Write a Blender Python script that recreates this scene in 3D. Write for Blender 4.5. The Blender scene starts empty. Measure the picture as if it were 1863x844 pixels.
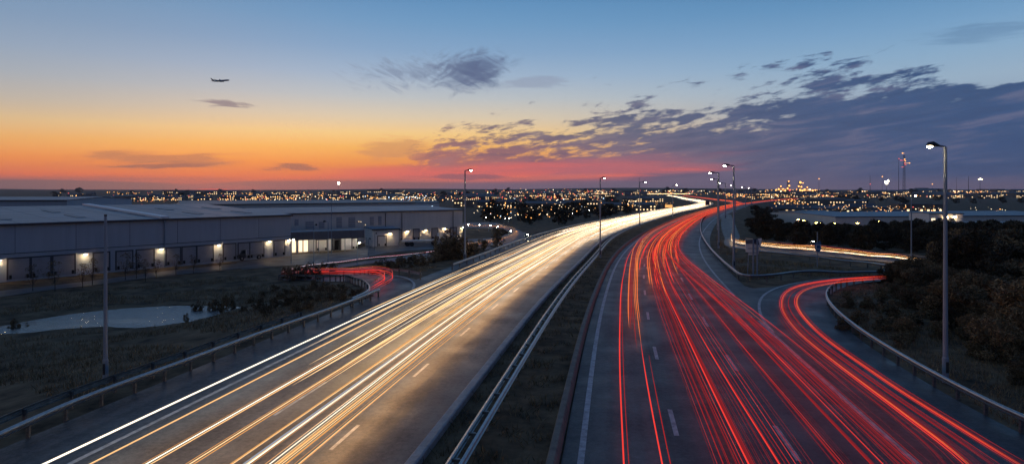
import bpy, bmesh, math, random
import numpy as np
from mathutils import Vector, Matrix
R = random.Random(7)
S = bpy.context.scene
COL = S.collection
# ---------------------------------------------------------------- camera frame
F_PX, CX, YH, HC = 1100.0, 931.5, 350.0, 9.5
def lin(c):
    return tuple(((v/255)/12.92 if v/255 <= .04045 else ((v/255+.055)/1.055)**2.4) for v in c)
def G(px, py, z=0.0):
    """point on the level plane z seen at photo pixel px, py"""
    Y = F_PX*(HC-z)/(py-YH)
    return ((px-CX)*Y/F_PX, Y)
def ss(a, b, x):
    t = np.clip((np.asarray(x, float)-a)/(b-a), 0, 1)
    return t*t*(3-2*t)
# ---------------------------------------------------------------- curves
def spline(pts, step=2.0):
    """Catmull-Rom through 2-D points, resampled at about step metres"""
    P = [np.array(p, float) for p in pts]
    P = [2*P[0]-P[1]] + P + [2*P[-1]-P[-2]]
    out = []
    for i in range(1, len(P)-2):
        p0, p1, p2, p3 = P[i-1:i+3]
        t0, t1 = 0, max(1e-6, np.linalg.norm(p1-p0))**.5
        t2 = t1+max(1e-6, np.linalg.norm(p2-p1))**.5
        t3 = t2+max(1e-6, np.linalg.norm(p3-p2))**.5
        n = max(2, int(np.linalg.norm(p2-p1)/step))
        for k in range(n):
            t = t1+(t2-t1)*k/n
            a1 = (t1-t)/(t1-t0)*p0+(t-t0)/(t1-t0)*p1
            a2 = (t2-t)/(t2-t1)*p1+(t-t1)/(t2-t1)*p2
            a3 = (t3-t)/(t3-t2)*p2+(t-t2)/(t3-t2)*p3
            b1 = (t2-t)/(t2-t0)*a1+(t-t0)/(t2-t0)*a2
            b2 = (t3-t)/(t3-t1)*a2+(t-t1)/(t3-t1)*a3
            out.append((t2-t)/(t2-t1)*b1+(t-t1)/(t2-t1)*b2)
    out.append(P[-2])
    return np.array(out)
def resample(C, step):
    d = np.concatenate([[0], np.cumsum(np.linalg.norm(np.diff(C, axis=0), axis=1))])
    n = max(2, int(d[-1]/step)+1)
    s = np.linspace(0, d[-1], n)
    return np.stack([np.interp(s, d, C[:, k]) for k in range(C.shape[1])], 1)
def smooth(C, k=9, n=3):
    C = np.array(C)
    for _ in range(n):
        pad = np.concatenate([np.repeat(C[:1], k, 0), C, np.repeat(C[-1:], k, 0)])
        # linear extension keeps the ends straight
        for i in range(k):
            pad[k-1-i] = C[0]-(C[1]-C[0])*(i+1)
            pad[len(pad)-k+i] = C[-1]+(C[-1]-C[-2])*(i+1)
        w = np.ones(2*k+1)/(2*k+1)
        C = np.stack([np.convolve(pad[:, j], w, 'valid') for j in range(2)], 1)
    return C
def normals(C):
    T = np.gradient(C, axis=0)
    T /= np.linalg.norm(T, axis=1)[:, None]
    return np.stack([T[:, 1], -T[:, 0]], 1)           # to the right of travel (+Y -> +X)
class Path:
    def __init__(s, C):
        s.C = C; s.N = normals(C)
        s.d = np.concatenate([[0], np.cumsum(np.linalg.norm(np.diff(C, axis=0), axis=1))])
        s.L = s.d[-1]
    def at(s, t, off=0.0):
        t = np.asarray(t, float)
        p = np.stack([np.interp(t, s.d, s.C[:, k]) for k in (0, 1)], -1)
        n = np.stack([np.interp(t, s.d, s.N[:, k]) for k in (0, 1)], -1)
        return p+n*np.asarray(off)[..., None]
    def s_of_y(s, y):
        return float(np.interp(y, s.C[:, 1], s.d))
def px2(pts, z=0): return [G(a, b, z) for a, b in pts]
LE = [(-8.6, -6), (-6.75, 5)] + px2([(736,844),(808,756),(859,691),(920,612),(985,540),(1002,520),(1050,479),(1090,439),(1142,415),(1193,399.5),(1244,385),(1278,378),(1297,370.5),(1279.5,366),(1258,363),(1240,359),(1215.5,355.6)])
RE = [(-2.6, -6), (-.75, 5)] + px2([(1036,844),(1053,728),(1069,618),(1094,533),(1119,473),(1153,439),(1193,416.5),(1235.5,398),(1278,385),(1307,378)]) + [(172,475),(205,575),(245,746),(318,1045),(425,1493),(505,1850)]
PL = Path(smooth(resample(spline(LE), 2.0), 5, 3))
PR = Path(smooth(resample(spline(RE), 2.0), 5, 3))
BR = Path(smooth(resample(spline([(100,308),(135,385),(183,475),(212,530),(245,592),(335,746),(430,890)]), 3.0), 4, 2))
# ---------------------------------------------------------------- terrain
POND = np.array(px2([(-60,612),(0,607),(54,605),(108,598),(180,594),(245,596),(299,592),(353,583),(396,572),(443,558),(378,555),(306,556),(216,561),(126,571),(47,584),(0,593),(-60,602)], -2.62))
POND = np.concatenate([[[-66, 50]], POND, [[-68, 54.5]]])
def poly_dist(P, x, y):
    """signed distance, positive inside"""
    n = len(P); ins = np.zeros(x.shape, bool); best = np.full(x.shape, 1e9)
    for i in range(n):
        a, b = P[i], P[(i+1) % n]
        c = ((a[1] > y) != (b[1] > y)) & (x < (b[0]-a[0])*(y-a[1])/(b[1]-a[1]+1e-12)+a[0])
        ins ^= c
        d = b-a; t = np.clip(((x-a[0])*d[0]+(y-a[1])*d[1])/(d@d+1e-9), 0, 1)
        best = np.minimum(best, np.hypot(x-a[0]-t*d[0], y-a[1]-t*d[1]))
    return np.where(ins, best, -best)
def off_of(path, x, y, stride=2):
    C = path.C[::stride]; N = path.N[::stride]
    out = np.empty(x.shape); dist = np.empty(x.shape)
    for i in range(0, len(x), 4000):
        dx = x[i:i+4000, None]-C[None, :, 0]; dy = y[i:i+4000, None]-C[None, :, 1]
        d2 = dx*dx+dy*dy; k = d2.argmin(1); r = np.arange(len(k))
        out[i:i+4000] = dx[r, k]*N[k, 0]+dy[r, k]*N[k, 1]
        dist[i:i+4000] = np.sqrt(d2[r, k])
    return out, dist
def T(x, y):
    x = np.atleast_1d(np.asarray(x, float)).ravel(); y = np.atleast_1d(np.asarray(y, float)).ravel()
    oL, dL = off_of(PL, x, y); oR, dR = off_of(PR, x, y); _, dB = off_of(BR, x, y)
    left = (oL < 0) & (dL < dR+1e-6)
    right = (oR > 0) & (dR <= dL+1e-6)
    outL = np.where(left, dL-15.6, -1); outR = np.where(right, dR-18.5, -1)
    far = 1-ss(1500, 2600, y)
    DL = (2.5+5.0*ss(185, 330, y))*far; DR = (.5+7.5*ss(112, 220, y-.25*np.maximum(0, 45-x)))*far
    z = -DL*ss(1, 20, outL)-DR*ss(1, 26, outR)*ss(7, 32, dB)
    rough = np.maximum(ss(0, 12, outL), ss(0, 12, outR)*ss(7, 32, dB))
    nz = .16*np.sin(x*.31+.7*np.sin(y*.23))*np.sin(y*.27+1.3)+.10*np.sin(x*.83+2)*np.sin(y*.71+x*.2)
    flat = 1-.85*ss(-78, -60, -np.hypot(x+48, y-122))      # the levelled yard of the warehouses
    z = z+nz*rough*flat
    hills = 26*ss(1900, 4300, y)+22*ss(2600, 5200, y)*(.5+.5*np.sin(x*.0011+1.0))*(.6+.4*np.sin(x*.0031+y*.001))
    z = z+hills
    m = (x > POND[:, 0].min()-1) & (x < POND[:, 0].max()+1) & (y > POND[:, 1].min()-1) & (y < POND[:, 1].max()+1)
    if m.any():
        d = poly_dist(POND, x[m], y[m])
        w = ss(-4, 0, d)
        z[m] = z[m]*(1-w)+w*(-2.5)-np.clip(d*.35, 0, .8)
    return z-.09
_RY = 5*1.012**np.arange(600)
def at(px, py):
    """first point of the terrain along the sight line of a photo pixel"""
    u, v = (px-CX)/F_PX, (YH-py)/F_PX
    ys = _RY; g = HC+v*ys-T(u*ys, ys)
    k = np.nonzero(g < 0)[0]
    if len(k) == 0: Y = 3800.0
    else:
        i = k[0]; t = g[i-1]/(g[i-1]-g[i]) if i else 0
        Y = ys[i-1]+(ys[i]-ys[i-1])*t if i else ys[0]
    return Vector((u*Y, Y, float(T(u*Y, Y)[0])))
# ---------------------------------------------------------------- materials
def new_mat(name):
    m = bpy.data.materials.new(name); m.use_nodes = True
    return m, m.node_tree, m.node_tree.nodes['Principled BSDF']
def mat(name, col, rough=.7, metal=0.0, var=.25, scale=3.0, bump=0.0, spec=.5, stretch=(1,1,1), col2=None, detail=5):
    """procedural paint / stone / metal: two scales of noise in colour and roughness, optional bump"""
    m, t, b = new_mat(name)
    N, L = t.nodes, t.links
    tc = N.new('ShaderNodeTexCoord'); mp = N.new('ShaderNodeMapping'); mp.inputs['Scale'].default_value = stretch
    L.new(tc.outputs['Object'], mp.inputs[0])
    n1 = N.new('ShaderNodeTexNoise'); n1.inputs['Scale'].default_value = scale; n1.inputs['Detail'].default_value = detail
    n1.inputs['Roughness'].default_value = .65
    L.new(mp.outputs[0], n1.inputs['Vector'])
    cr = N.new('ShaderNodeValToRGB')
    c2 = col2 or tuple(c*(1-var) for c in col)
    c1 = col if col2 else tuple(min(1, c*(1+var)) for c in col)
    cr.color_ramp.elements[0].position = .32; cr.color_ramp.elements[1].position = .68
    cr.color_ramp.elements[0].color = (*c2, 1); cr.color_ramp.elements[1].color = (*c1, 1)
    L.new(n1.outputs[0], cr.inputs[0]); L.new(cr.outputs[0], b.inputs['Base Color'])
    b.inputs['Roughness'].default_value = rough; b.inputs['Metallic'].default_value = metal
    b.inputs['Specular IOR Level'].default_value = spec
    if bump:
        bp = N.new('ShaderNodeBump'); bp.inputs['Strength'].default_value = bump; bp.inputs['Distance'].default_value = .05
        L.new(n1.outputs[0], bp.inputs['Height']); L.new(bp.outputs[0], b.inputs['Normal'])
    return m
def glow(name, col, strength, sample=True):
    m, t, b = new_mat(name)
    b.inputs['Base Color'].default_value = (.02, .02, .02, 1)
    b.inputs['Emission Color'].default_value = (*col, 1); b.inputs['Emission Strength'].default_value = strength
    if not sample:
        m.cycles.emission_sampling = 'NONE'
    return m
def foliage(name, c1, c2, c3):
    m, t, b = new_mat(name); N, L = t.nodes, t.links
    g = N.new('ShaderNodeNewGeometry'); oi = N.new('ShaderNodeObjectInfo')
    cr = N.new('ShaderNodeValToRGB'); e = cr.color_ramp.elements
    e[0].color = (*c1, 1); e[1].color = (*c3, 1); k = e.new(.5); k.color = (*c2, 1)
    L.new(g.outputs['Random Per Island'], cr.inputs[0])
    hs = N.new('ShaderNodeHueSaturation')
    mr = N.new('ShaderNodeMapRange'); mr.inputs[3].default_value = .6; mr.inputs[4].default_value = 1.35
    L.new(oi.outputs['Random'], mr.inputs[0]); L.new(mr.outputs[0], hs.inputs['Value'])
    L.new(cr.outputs[0], hs.inputs['Color']); L.new(hs.outputs[0], b.inputs['Base Color'])
    b.inputs['Roughness'].default_value = .8; b.inputs['Specular IOR Level'].default_value = .25
    return m
def asphalt(name, c1, c2, rough=.5, wear=None):
    """tarmac: aggregate speckle, broad patches, worn tyre bands along the UV's U, damp gloss"""
    m, t, b = new_mat(name); N, L = t.nodes, t.links
    tc = N.new('ShaderNodeTexCoord')
    n1 = N.new('ShaderNodeTexNoise'); n1.inputs['Scale'].default_value = 3.6; n1.inputs['Detail'].default_value = 6; n1.inputs['Roughness'].default_value = .9
    n2 = N.new('ShaderNodeTexNoise'); n2.inputs['Scale'].default_value = .35; n2.inputs['Detail'].default_value = 6; n2.inputs['Roughness'].default_value = .6
    mp = N.new('ShaderNodeMapping'); mp.inputs['Scale'].default_value = (1.6, .05, 1)
    L.new(tc.outputs['UV'], mp.inputs[0])
    n3 = N.new('ShaderNodeTexNoise'); n3.inputs['Scale'].default_value = 1.0; n3.inputs['Detail'].default_value = 4
    L.new(mp.outputs[0], n3.inputs['Vector'])
    L.new(tc.outputs['Object'], n1.inputs['Vector']); L.new(tc.outputs['Object'], n2.inputs['Vector'])
    def mth(op, a, bb):
        q = N.new('ShaderNodeMath'); q.operation = op
        for i, s_ in enumerate((a, bb)):
            if hasattr(s_, 'is_linked'): L.new(s_, q.inputs[i])
            else: q.inputs[i].default_value = s_
        return q.outputs[0]
    sx = N.new('ShaderNodeSeparateXYZ'); L.new(tc.outputs['UV'], sx.inputs[0])
    br = N.new('ShaderNodeTexBrick'); br.inputs['Scale'].default_value = 1.0; br.inputs['Brick Width'].default_value = 23.0; br.inputs['Row Height'].default_value = 3.93
    br.inputs['Mortar Size'].default_value = .06; br.inputs['Mortar Smooth'].default_value = .4; br.inputs['Bias'].default_value = 0
    br.inputs['Color1'].default_value = (.35,.35,.35,1); br.inputs['Color2'].default_value = (.62,.62,.62,1); br.inputs['Mortar'].default_value = (.05,.05,.05,1)
    cv = N.new('ShaderNodeCombineXYZ'); L.new(sx.outputs[1], cv.inputs[0]); L.new(sx.outputs[0], cv.inputs[1]); L.new(cv.outputs[0], br.inputs['Vector'])
    ty = mth('MULTIPLY', mth('COSINE', mth('MULTIPLY', sx.outputs[0], 6.2832/1.965), 0), -.035)
    base_ = mth('ADD', mth('MULTIPLY', br.outputs['Color'], .22), ty)
    mix = mth('ADD', mth('ADD', base_, -.325), mth('ADD', mth('MULTIPLY', n1.outputs[0], 1.5), mth('ADD', mth('MULTIPLY', n2.outputs[0], .14), mth('MULTIPLY', n3.outputs[0], .5))))
    cr = N.new('ShaderNodeValToRGB'); e = cr.color_ramp.elements
    e[0].position = .70; e[1].position = .98; e[0].color = (*c1, 1); e[1].color = (*c2, 1)
    L.new(mix, cr.inputs[0]); L.new(cr.outputs[0], b.inputs['Base Color'])
    rr = N.new('ShaderNodeMapRange'); rr.inputs[1].default_value = .3; rr.inputs[2].default_value = .7
    rr.inputs[3].default_value = rough-.12; rr.inputs[4].default_value = rough+.16
    L.new(n2.outputs[0], rr.inputs[0]); L.new(rr.outputs[0], b.inputs['Roughness'])
    bp = N.new('ShaderNodeBump'); bp.inputs['Strength'].default_value = .5; bp.inputs['Distance'].default_value = .012
    L.new(n1.outputs[0], bp.inputs['Height']); L.new(bp.outputs[0], b.inputs['Normal'])
    return m
def beam(name, col, top, down):
    """glow of a vehicle light streak; the underside is boosted to brighten the road below"""
    m, t, b = new_mat(name); N, L = t.nodes, t.links
    b.inputs['Base Color'].default_value = (.01, .01, .01, 1); b.inputs['Specular IOR Level'].default_value = 0
    b.inputs['Emission Color'].default_value = (*col, 1)
    g = N.new('ShaderNodeNewGeometry'); sp = N.new('ShaderNodeSeparateXYZ'); L.new(g.outputs['True Normal'], sp.inputs[0])
    mr = N.new('ShaderNodeMapRange'); mr.inputs[1].default_value = .1; mr.inputs[2].default_value = -.1
    mr.inputs[3].default_value = top; mr.inputs[4].default_value = down
    L.new(sp.outputs[2], mr.inputs[0]); L.new(mr.outputs[0], b.inputs['Emission Strength'])
    return m
M = {}
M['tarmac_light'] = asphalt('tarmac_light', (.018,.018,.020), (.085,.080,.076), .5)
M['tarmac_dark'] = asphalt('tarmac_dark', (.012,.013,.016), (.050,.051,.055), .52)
M['tarmac_yard'] = asphalt('tarmac_yard', (.045,.045,.048), (.085,.083,.082), .55)
M['soil'] = mat('soil', (.19,.135,.08), .95, 0, .4, .45, .8, .15, col2=(.024,.019,.013), detail=9)
M['paint'] = mat('road_paint', (.50,.51,.52), .6, 0, .3, 2.2, 0, .4, col2=(.16,.16,.16), detail=8)
M['steel'] = mat('galvanised_steel', (.34,.34,.34), .34, .85, .2, 5, .05)
M['steel_dull'] = mat('weathered_steel', (.34,.33,.31), .55, .6, .3, 4, .05, col2=(.19,.165,.14))
M['post'] = mat('post_steel', (.12,.12,.12), .6, .4, .3, 6)
M['pole'] = mat('pole_paint', (.20,.25,.31), .5, 0.0, .12, 3, stretch=(1,1,.2))
M['kerb'] = mat('kerb_concrete', (.30,.30,.29), .8, 0, .25, 2.5, .2)
M['kerb_dark'] = mat('stained_concrete', (.22,.175,.135), .85, 0, .35, 1.8, .2, col2=(.11,.09,.075))
M['dark_metal'] = mat('dark_metal', (.05,.05,.055), .5, .5, .2, 4)
M['wall_blue'] = mat('cladding_grey', (.36,.395,.44), .6, .0, .06, .5, 0, stretch=(3,3,.25))
M['wall_pale'] = mat('cladding_pale', (.60,.57,.53), .65, .0, .06, .5, 0, stretch=(3,3,.25))
M['fascia'] = mat('fascia_sheet', (.14,.145,.16), .5, .2, .12, .6, stretch=(3,3,.3))
M['white_wall'] = mat('white_wall', (.62,.61,.60), .7, 0, .08, .8)
M['roof'] = mat('roof_sheet', (.085,.12,.17), .45, .05, .45, .35, 0, stretch=(.3,1.5,1), detail=7)
M['roof_dark'] = mat('roof_felt', (.08,.095,.115), .5, .1, .25, .3, 0, detail=7)
M['trim'] = mat('white_trim', (.72,.72,.72), .5, 0, .06, 2)
M['door'] = mat('roller_door', (.27,.28,.31), .5, .2, .1, 1.2)
M['door_lit'] = mat('pale_door', (.7,.68,.64), .6, 0, .05, 1.2)
M['frame'] = mat('door_frame', (.06,.06,.07), .6, .1, .1, 2)
M['rubber'] = mat('rubber', (.02,.02,.02), .9, 0, .2, 4)
M['glass'] = mat('dark_glass', (.02,.025,.03), .08, 0, .1, 1)
M['cab_dark'] = mat('cab_paint_dark', (.035,.04,.045), .35, .1, .1, 2)
M['cab_white'] = mat('cab_paint_white', (.62,.62,.62), .35, 0, .06, 2)
M['bark'] = mat('bark', (.05,.04,.03), .9, 0, .35, 6, .4)
M['sign_back'] = mat('sign_back', (.84,.80,.71), .55, .1, .12, 1.5)
M['sign_blue'] = mat('sign_blue', (.03,.10,.24), .4, 0, .1, 2)
M['sign_navy'] = mat('sign_navy', (.02,.03,.06), .4, 0, .1, 2)
M['plane'] = mat('aircraft_skin', (.16,.20,.28), .35, .2, .1, .3)
M['plane_dark'] = mat('aircraft_dark', (.05,.045,.05), .4, .1, .1, .3)
M['city_wall'] = mat('city_wall', (.13,.115,.105), .8, 0, .3, .08)
M['city_roof'] = mat('city_roof', (.08,.08,.09), .7, 0, .3, .08)
M['leaf_dark'] = foliage('leaves_dark', (.020,.018,.011), (.048,.039,.022), (.09,.068,.036))
M['leaf_brown'] = foliage('leaves_brown', (.065,.047,.026), (.14,.10,.055), (.25,.175,.09))
M['grass'] = foliage('grass_blades', (.075,.055,.03), (.19,.138,.075), (.34,.245,.135))
M['weed'] = foliage('weed_blades', (.05,.042,.02), (.12,.09,.045), (.22,.16,.08))
M['w_hot'] = beam('headlamp_white', (1.0,.88,.70), 1.6, 8)
M['w_warm'] = beam('headlamp_warm', (1.0,.66,.32), 1.25, 9)
M['w_amber'] = beam('headlamp_amber', (1.0,.46,.14), .84, 8)
M['w_cool'] = beam('headlamp_cool', (.62,.66,.76), .5, 4)
M['r_hot'] = beam('taillamp_bright', (1.0,.055,.040), 1.0, 1.6)
M['r_mid'] = beam('taillamp_red', (1.0,.045,.045), .40, .95)
M['r_dim'] = beam('taillamp_dim', (1.0,.07,.10), .20, .4)
M['r_orange'] = beam('taillamp_orange', (1.0,.22,.055), 1.0, 3.0)
M['r_pink'] = beam('taillamp_pink', (1.0,.10,.16), .8, 1.6)
M['lamp'] = glow('sodium_lens', (1.0,.74,.40), 260)
M['wall_lens'] = glow('wall_lamp_lens', (1.0,.68,.36), 130)
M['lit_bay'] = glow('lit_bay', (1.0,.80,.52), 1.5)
M['bay_tube'] = glow('bay_tube', (1.0,.90,.76), 130)
CL = {'o': glow('city_orange', (1.0,.42,.10), 3.2, False), 'w': glow('city_white', (1.0,.78,.48), 3.4, False),
      'r': glow('city_red', (1.0,.12,.10), 2.2, False), 'b': glow('city_blue', (.6,.8,1.0), 3, False)}
# ---------------------------------------------------------------- mesh helpers
class MB:
    def __init__(s): s.v = []; s.f = []; s.m = []; s.uv = None
    def add(s, V, Fc, mi=0):
        n = len(s.v); s.v += [tuple(map(float, p)) for p in V]
        for q in Fc: s.f.append(tuple(i+n for i in q)); s.m.append(mi)
    def box(s, c, d, rz=0, mi=0, taper=1.0):
        x, y, z = (k/2 for k in d); cs, sn = math.cos(rz), math.sin(rz); V = []
        for dz in (-1, 1):
            t = 1 if dz < 0 else taper
            for dx, dy in ((-1,-1),(1,-1),(1,1),(-1,1)):
                X, Y = dx*x*t, dy*y*t
                V.append((c[0]+X*cs-Y*sn, c[1]+X*sn+Y*cs, c[2]+dz*z))
        s.add(V, [(3,2,1,0),(4,5,6,7),(0,1,5,4),(1,2,6,5),(2,3,7,6),(3,0,4,7)], mi)
    def tube(s, pts, radii, n=8, mi=0, cap=True):
        P = [Vector(p) for p in pts]
        if not hasattr(radii, '__len__'): radii = [radii]*len(P)
        rings = []; up = Vector((0, 0, 1))
        for i, p in enumerate(P):
            t = (P[min(i+1, len(P)-1)]-P[max(i-1, 0)]).normalized()
            a = t.cross(up)
            if a.length < .05: a = t.cross(Vector((0, 1, 0)))
            a.normalize(); b = a.cross(t)
            rings.append([p+radii[i]*(a*math.cos(2*math.pi*k/n)+b*math.sin(2*math.pi*k/n)) for k in range(n)])
        V = [q for r_ in rings for q in r_]
        Fc = [(i*n+k, i*n+(k+1) % n, (i+1)*n+(k+1) % n, (i+1)*n+k) for i in range(len(P)-1) for k in range(n)]
        if cap: Fc += [tuple(range(n-1, -1, -1)), tuple((len(P)-1)*n+k for k in range(n))]
        s.add(V, Fc, mi)
    def ball(s, c, r, mi=0, n=6, sx=1, sy=1, sz=1):
        V = [(c[0], c[1], c[2]-r*sz)]; m_ = n//2
        for i in range(1, m_):
            a = -math.pi/2+math.pi*i/m_
            for k in range(n):
                b = 2*math.pi*k/n
                V.append((c[0]+sx*r*math.cos(a)*math.cos(b), c[1]+sy*r*math.cos(a)*math.sin(b), c[2]+sz*r*math.sin(a)))
        V.append((c[0], c[1], c[2]+r*sz)); last = len(V)-1
        Fc = [(0, 1+(k+1) % n, 1+k) for k in range(n)]
        for i in range(m_-2):
            for k in range(n): Fc.append((1+i*n+k, 1+i*n+(k+1) % n, 1+(i+1)*n+(k+1) % n, 1+(i+1)*n+k))
        o = 1+(m_-2)*n
        Fc += [(o+k, o+(k+1) % n, last) for k in range(n)]
        s.add(V, Fc, mi)
    def mesh(s, name, mats, smooth=False):
        me = bpy.data.meshes.new(name); me.from_pydata(s.v, [], s.f)
        for q in (mats if isinstance(mats, (list, tuple)) else [mats]): me.materials.append(q)
        if any(s.m): me.polygons.foreach_set('material_index', s.m)
        if smooth: me.polygons.foreach_set('use_smooth', [True]*len(me.polygons))
        me.update(); return me
    def build(s, name, mats, parent=None, loc=(0,0,0), rz=0, smooth=False):
        return link(name, s.mesh(name, mats, smooth), parent, loc, rz)
def link(name, me, parent=None, loc=(0,0,0), rz=0):
    o = bpy.data.objects.new(name, me); COL.objects.link(o)
    o.location = loc; o.rotation_euler = (0, 0, rz)
    if parent: o.parent = parent
    return o
def tag(o, label=None, cat=None, group=None, kind=None):
    if label: o['label'] = label
    if cat: o['category'] = cat
    if group: o['group'] = group
    if kind: o['kind'] = kind
    return o
def thing(name, loc, label, cat, group=None, rz=0):
    return tag(link(name, None, None, loc, rz), label, cat, group)
def dup(root, loc=None, rz=None, label=None, group=None, scale=None):
    def cp(o, par):
        c = o.copy(); COL.objects.link(c); c.parent = par
        for ch in list(o.children): cp(ch, c)
        return c
    c = cp(root, None)
    if loc is not None: c.location = loc
    if rz is not None: c.rotation_euler = (0, 0, rz)
    if scale is not None: c.scale = scale if hasattr(scale, '__len__') else (scale,)*3
    if label: c['label'] = label
    if group: c['group'] = group
    return c
def strip(A, B, za, zb=None, uvw=None, cols=1):
    """surface between polylines A and B (n x 2), z given as array or number"""
    n = len(A); mb = MB(); zb = za if zb is None else zb
    za = np.broadcast_to(za, (n,)); zb = np.broadcast_to(zb, (n,))
    V = []
    for i in range(n):
        for k in range(cols+1):
            t = k/cols
            V.append((A[i][0]*(1-t)+B[i][0]*t, A[i][1]*(1-t)+B[i][1]*t, za[i]*(1-t)+zb[i]*t))
    w = cols+1
    mb.add(V, [(i*w+k, i*w+k+1, (i+1)*w+k+1, (i+1)*w+k) for i in range(n-1) for k in range(cols)])
    d = np.concatenate([[0], np.cumsum(np.linalg.norm(np.diff(np.asarray(A), axis=0), axis=1))])
    wd = np.linalg.norm(np.asarray(A)-np.asarray(B), axis=1)
    uvs = [(wd[i]*k/cols, d[i]) for i in range(n) for k in range(w)]
    return mb, uvs
def strip_obj(name, A, B, za, m, zb=None, cols=1, up=True, parent=None):
    mb, uvs = strip(A, B, za, zb, cols=cols)
    me = mb.mesh(name, m)
    ul = me.uv_layers.new(name='UV')
    for lp in me.loops: ul.data[lp.index].uv = uvs[lp.vertex_index]
    if me.polygons[0].normal.z < 0: me.flip_normals()
    return link(name, me, parent)
def sweep(P, prof, origin=(0,0,0), closed=True, mb=None, mi=0):
    """sweep a closed (n, z) profile along 3-D polyline P, n to the right of travel"""
    P = np.asarray(P, float); N = normals(P[:, :2]); mb = mb or MB(); k = len(prof); V = []
    for p, n in zip(P, N):
        for a, z in prof: V.append((p[0]+n[0]*a-origin[0], p[1]+n[1]*a-origin[1], p[2]+z-origin[2]))
    Fc = [(i*k+j, i*k+(j+1) % k, (i+1)*k+(j+1) % k, (i+1)*k+j) for i in range(len(P)-1) for j in range(k)]
    Fc += [tuple(range(k-1, -1, -1)), tuple((len(P)-1)*k+j for j in range(k))]
    mb.add(V, Fc, mi); return mb
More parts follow.
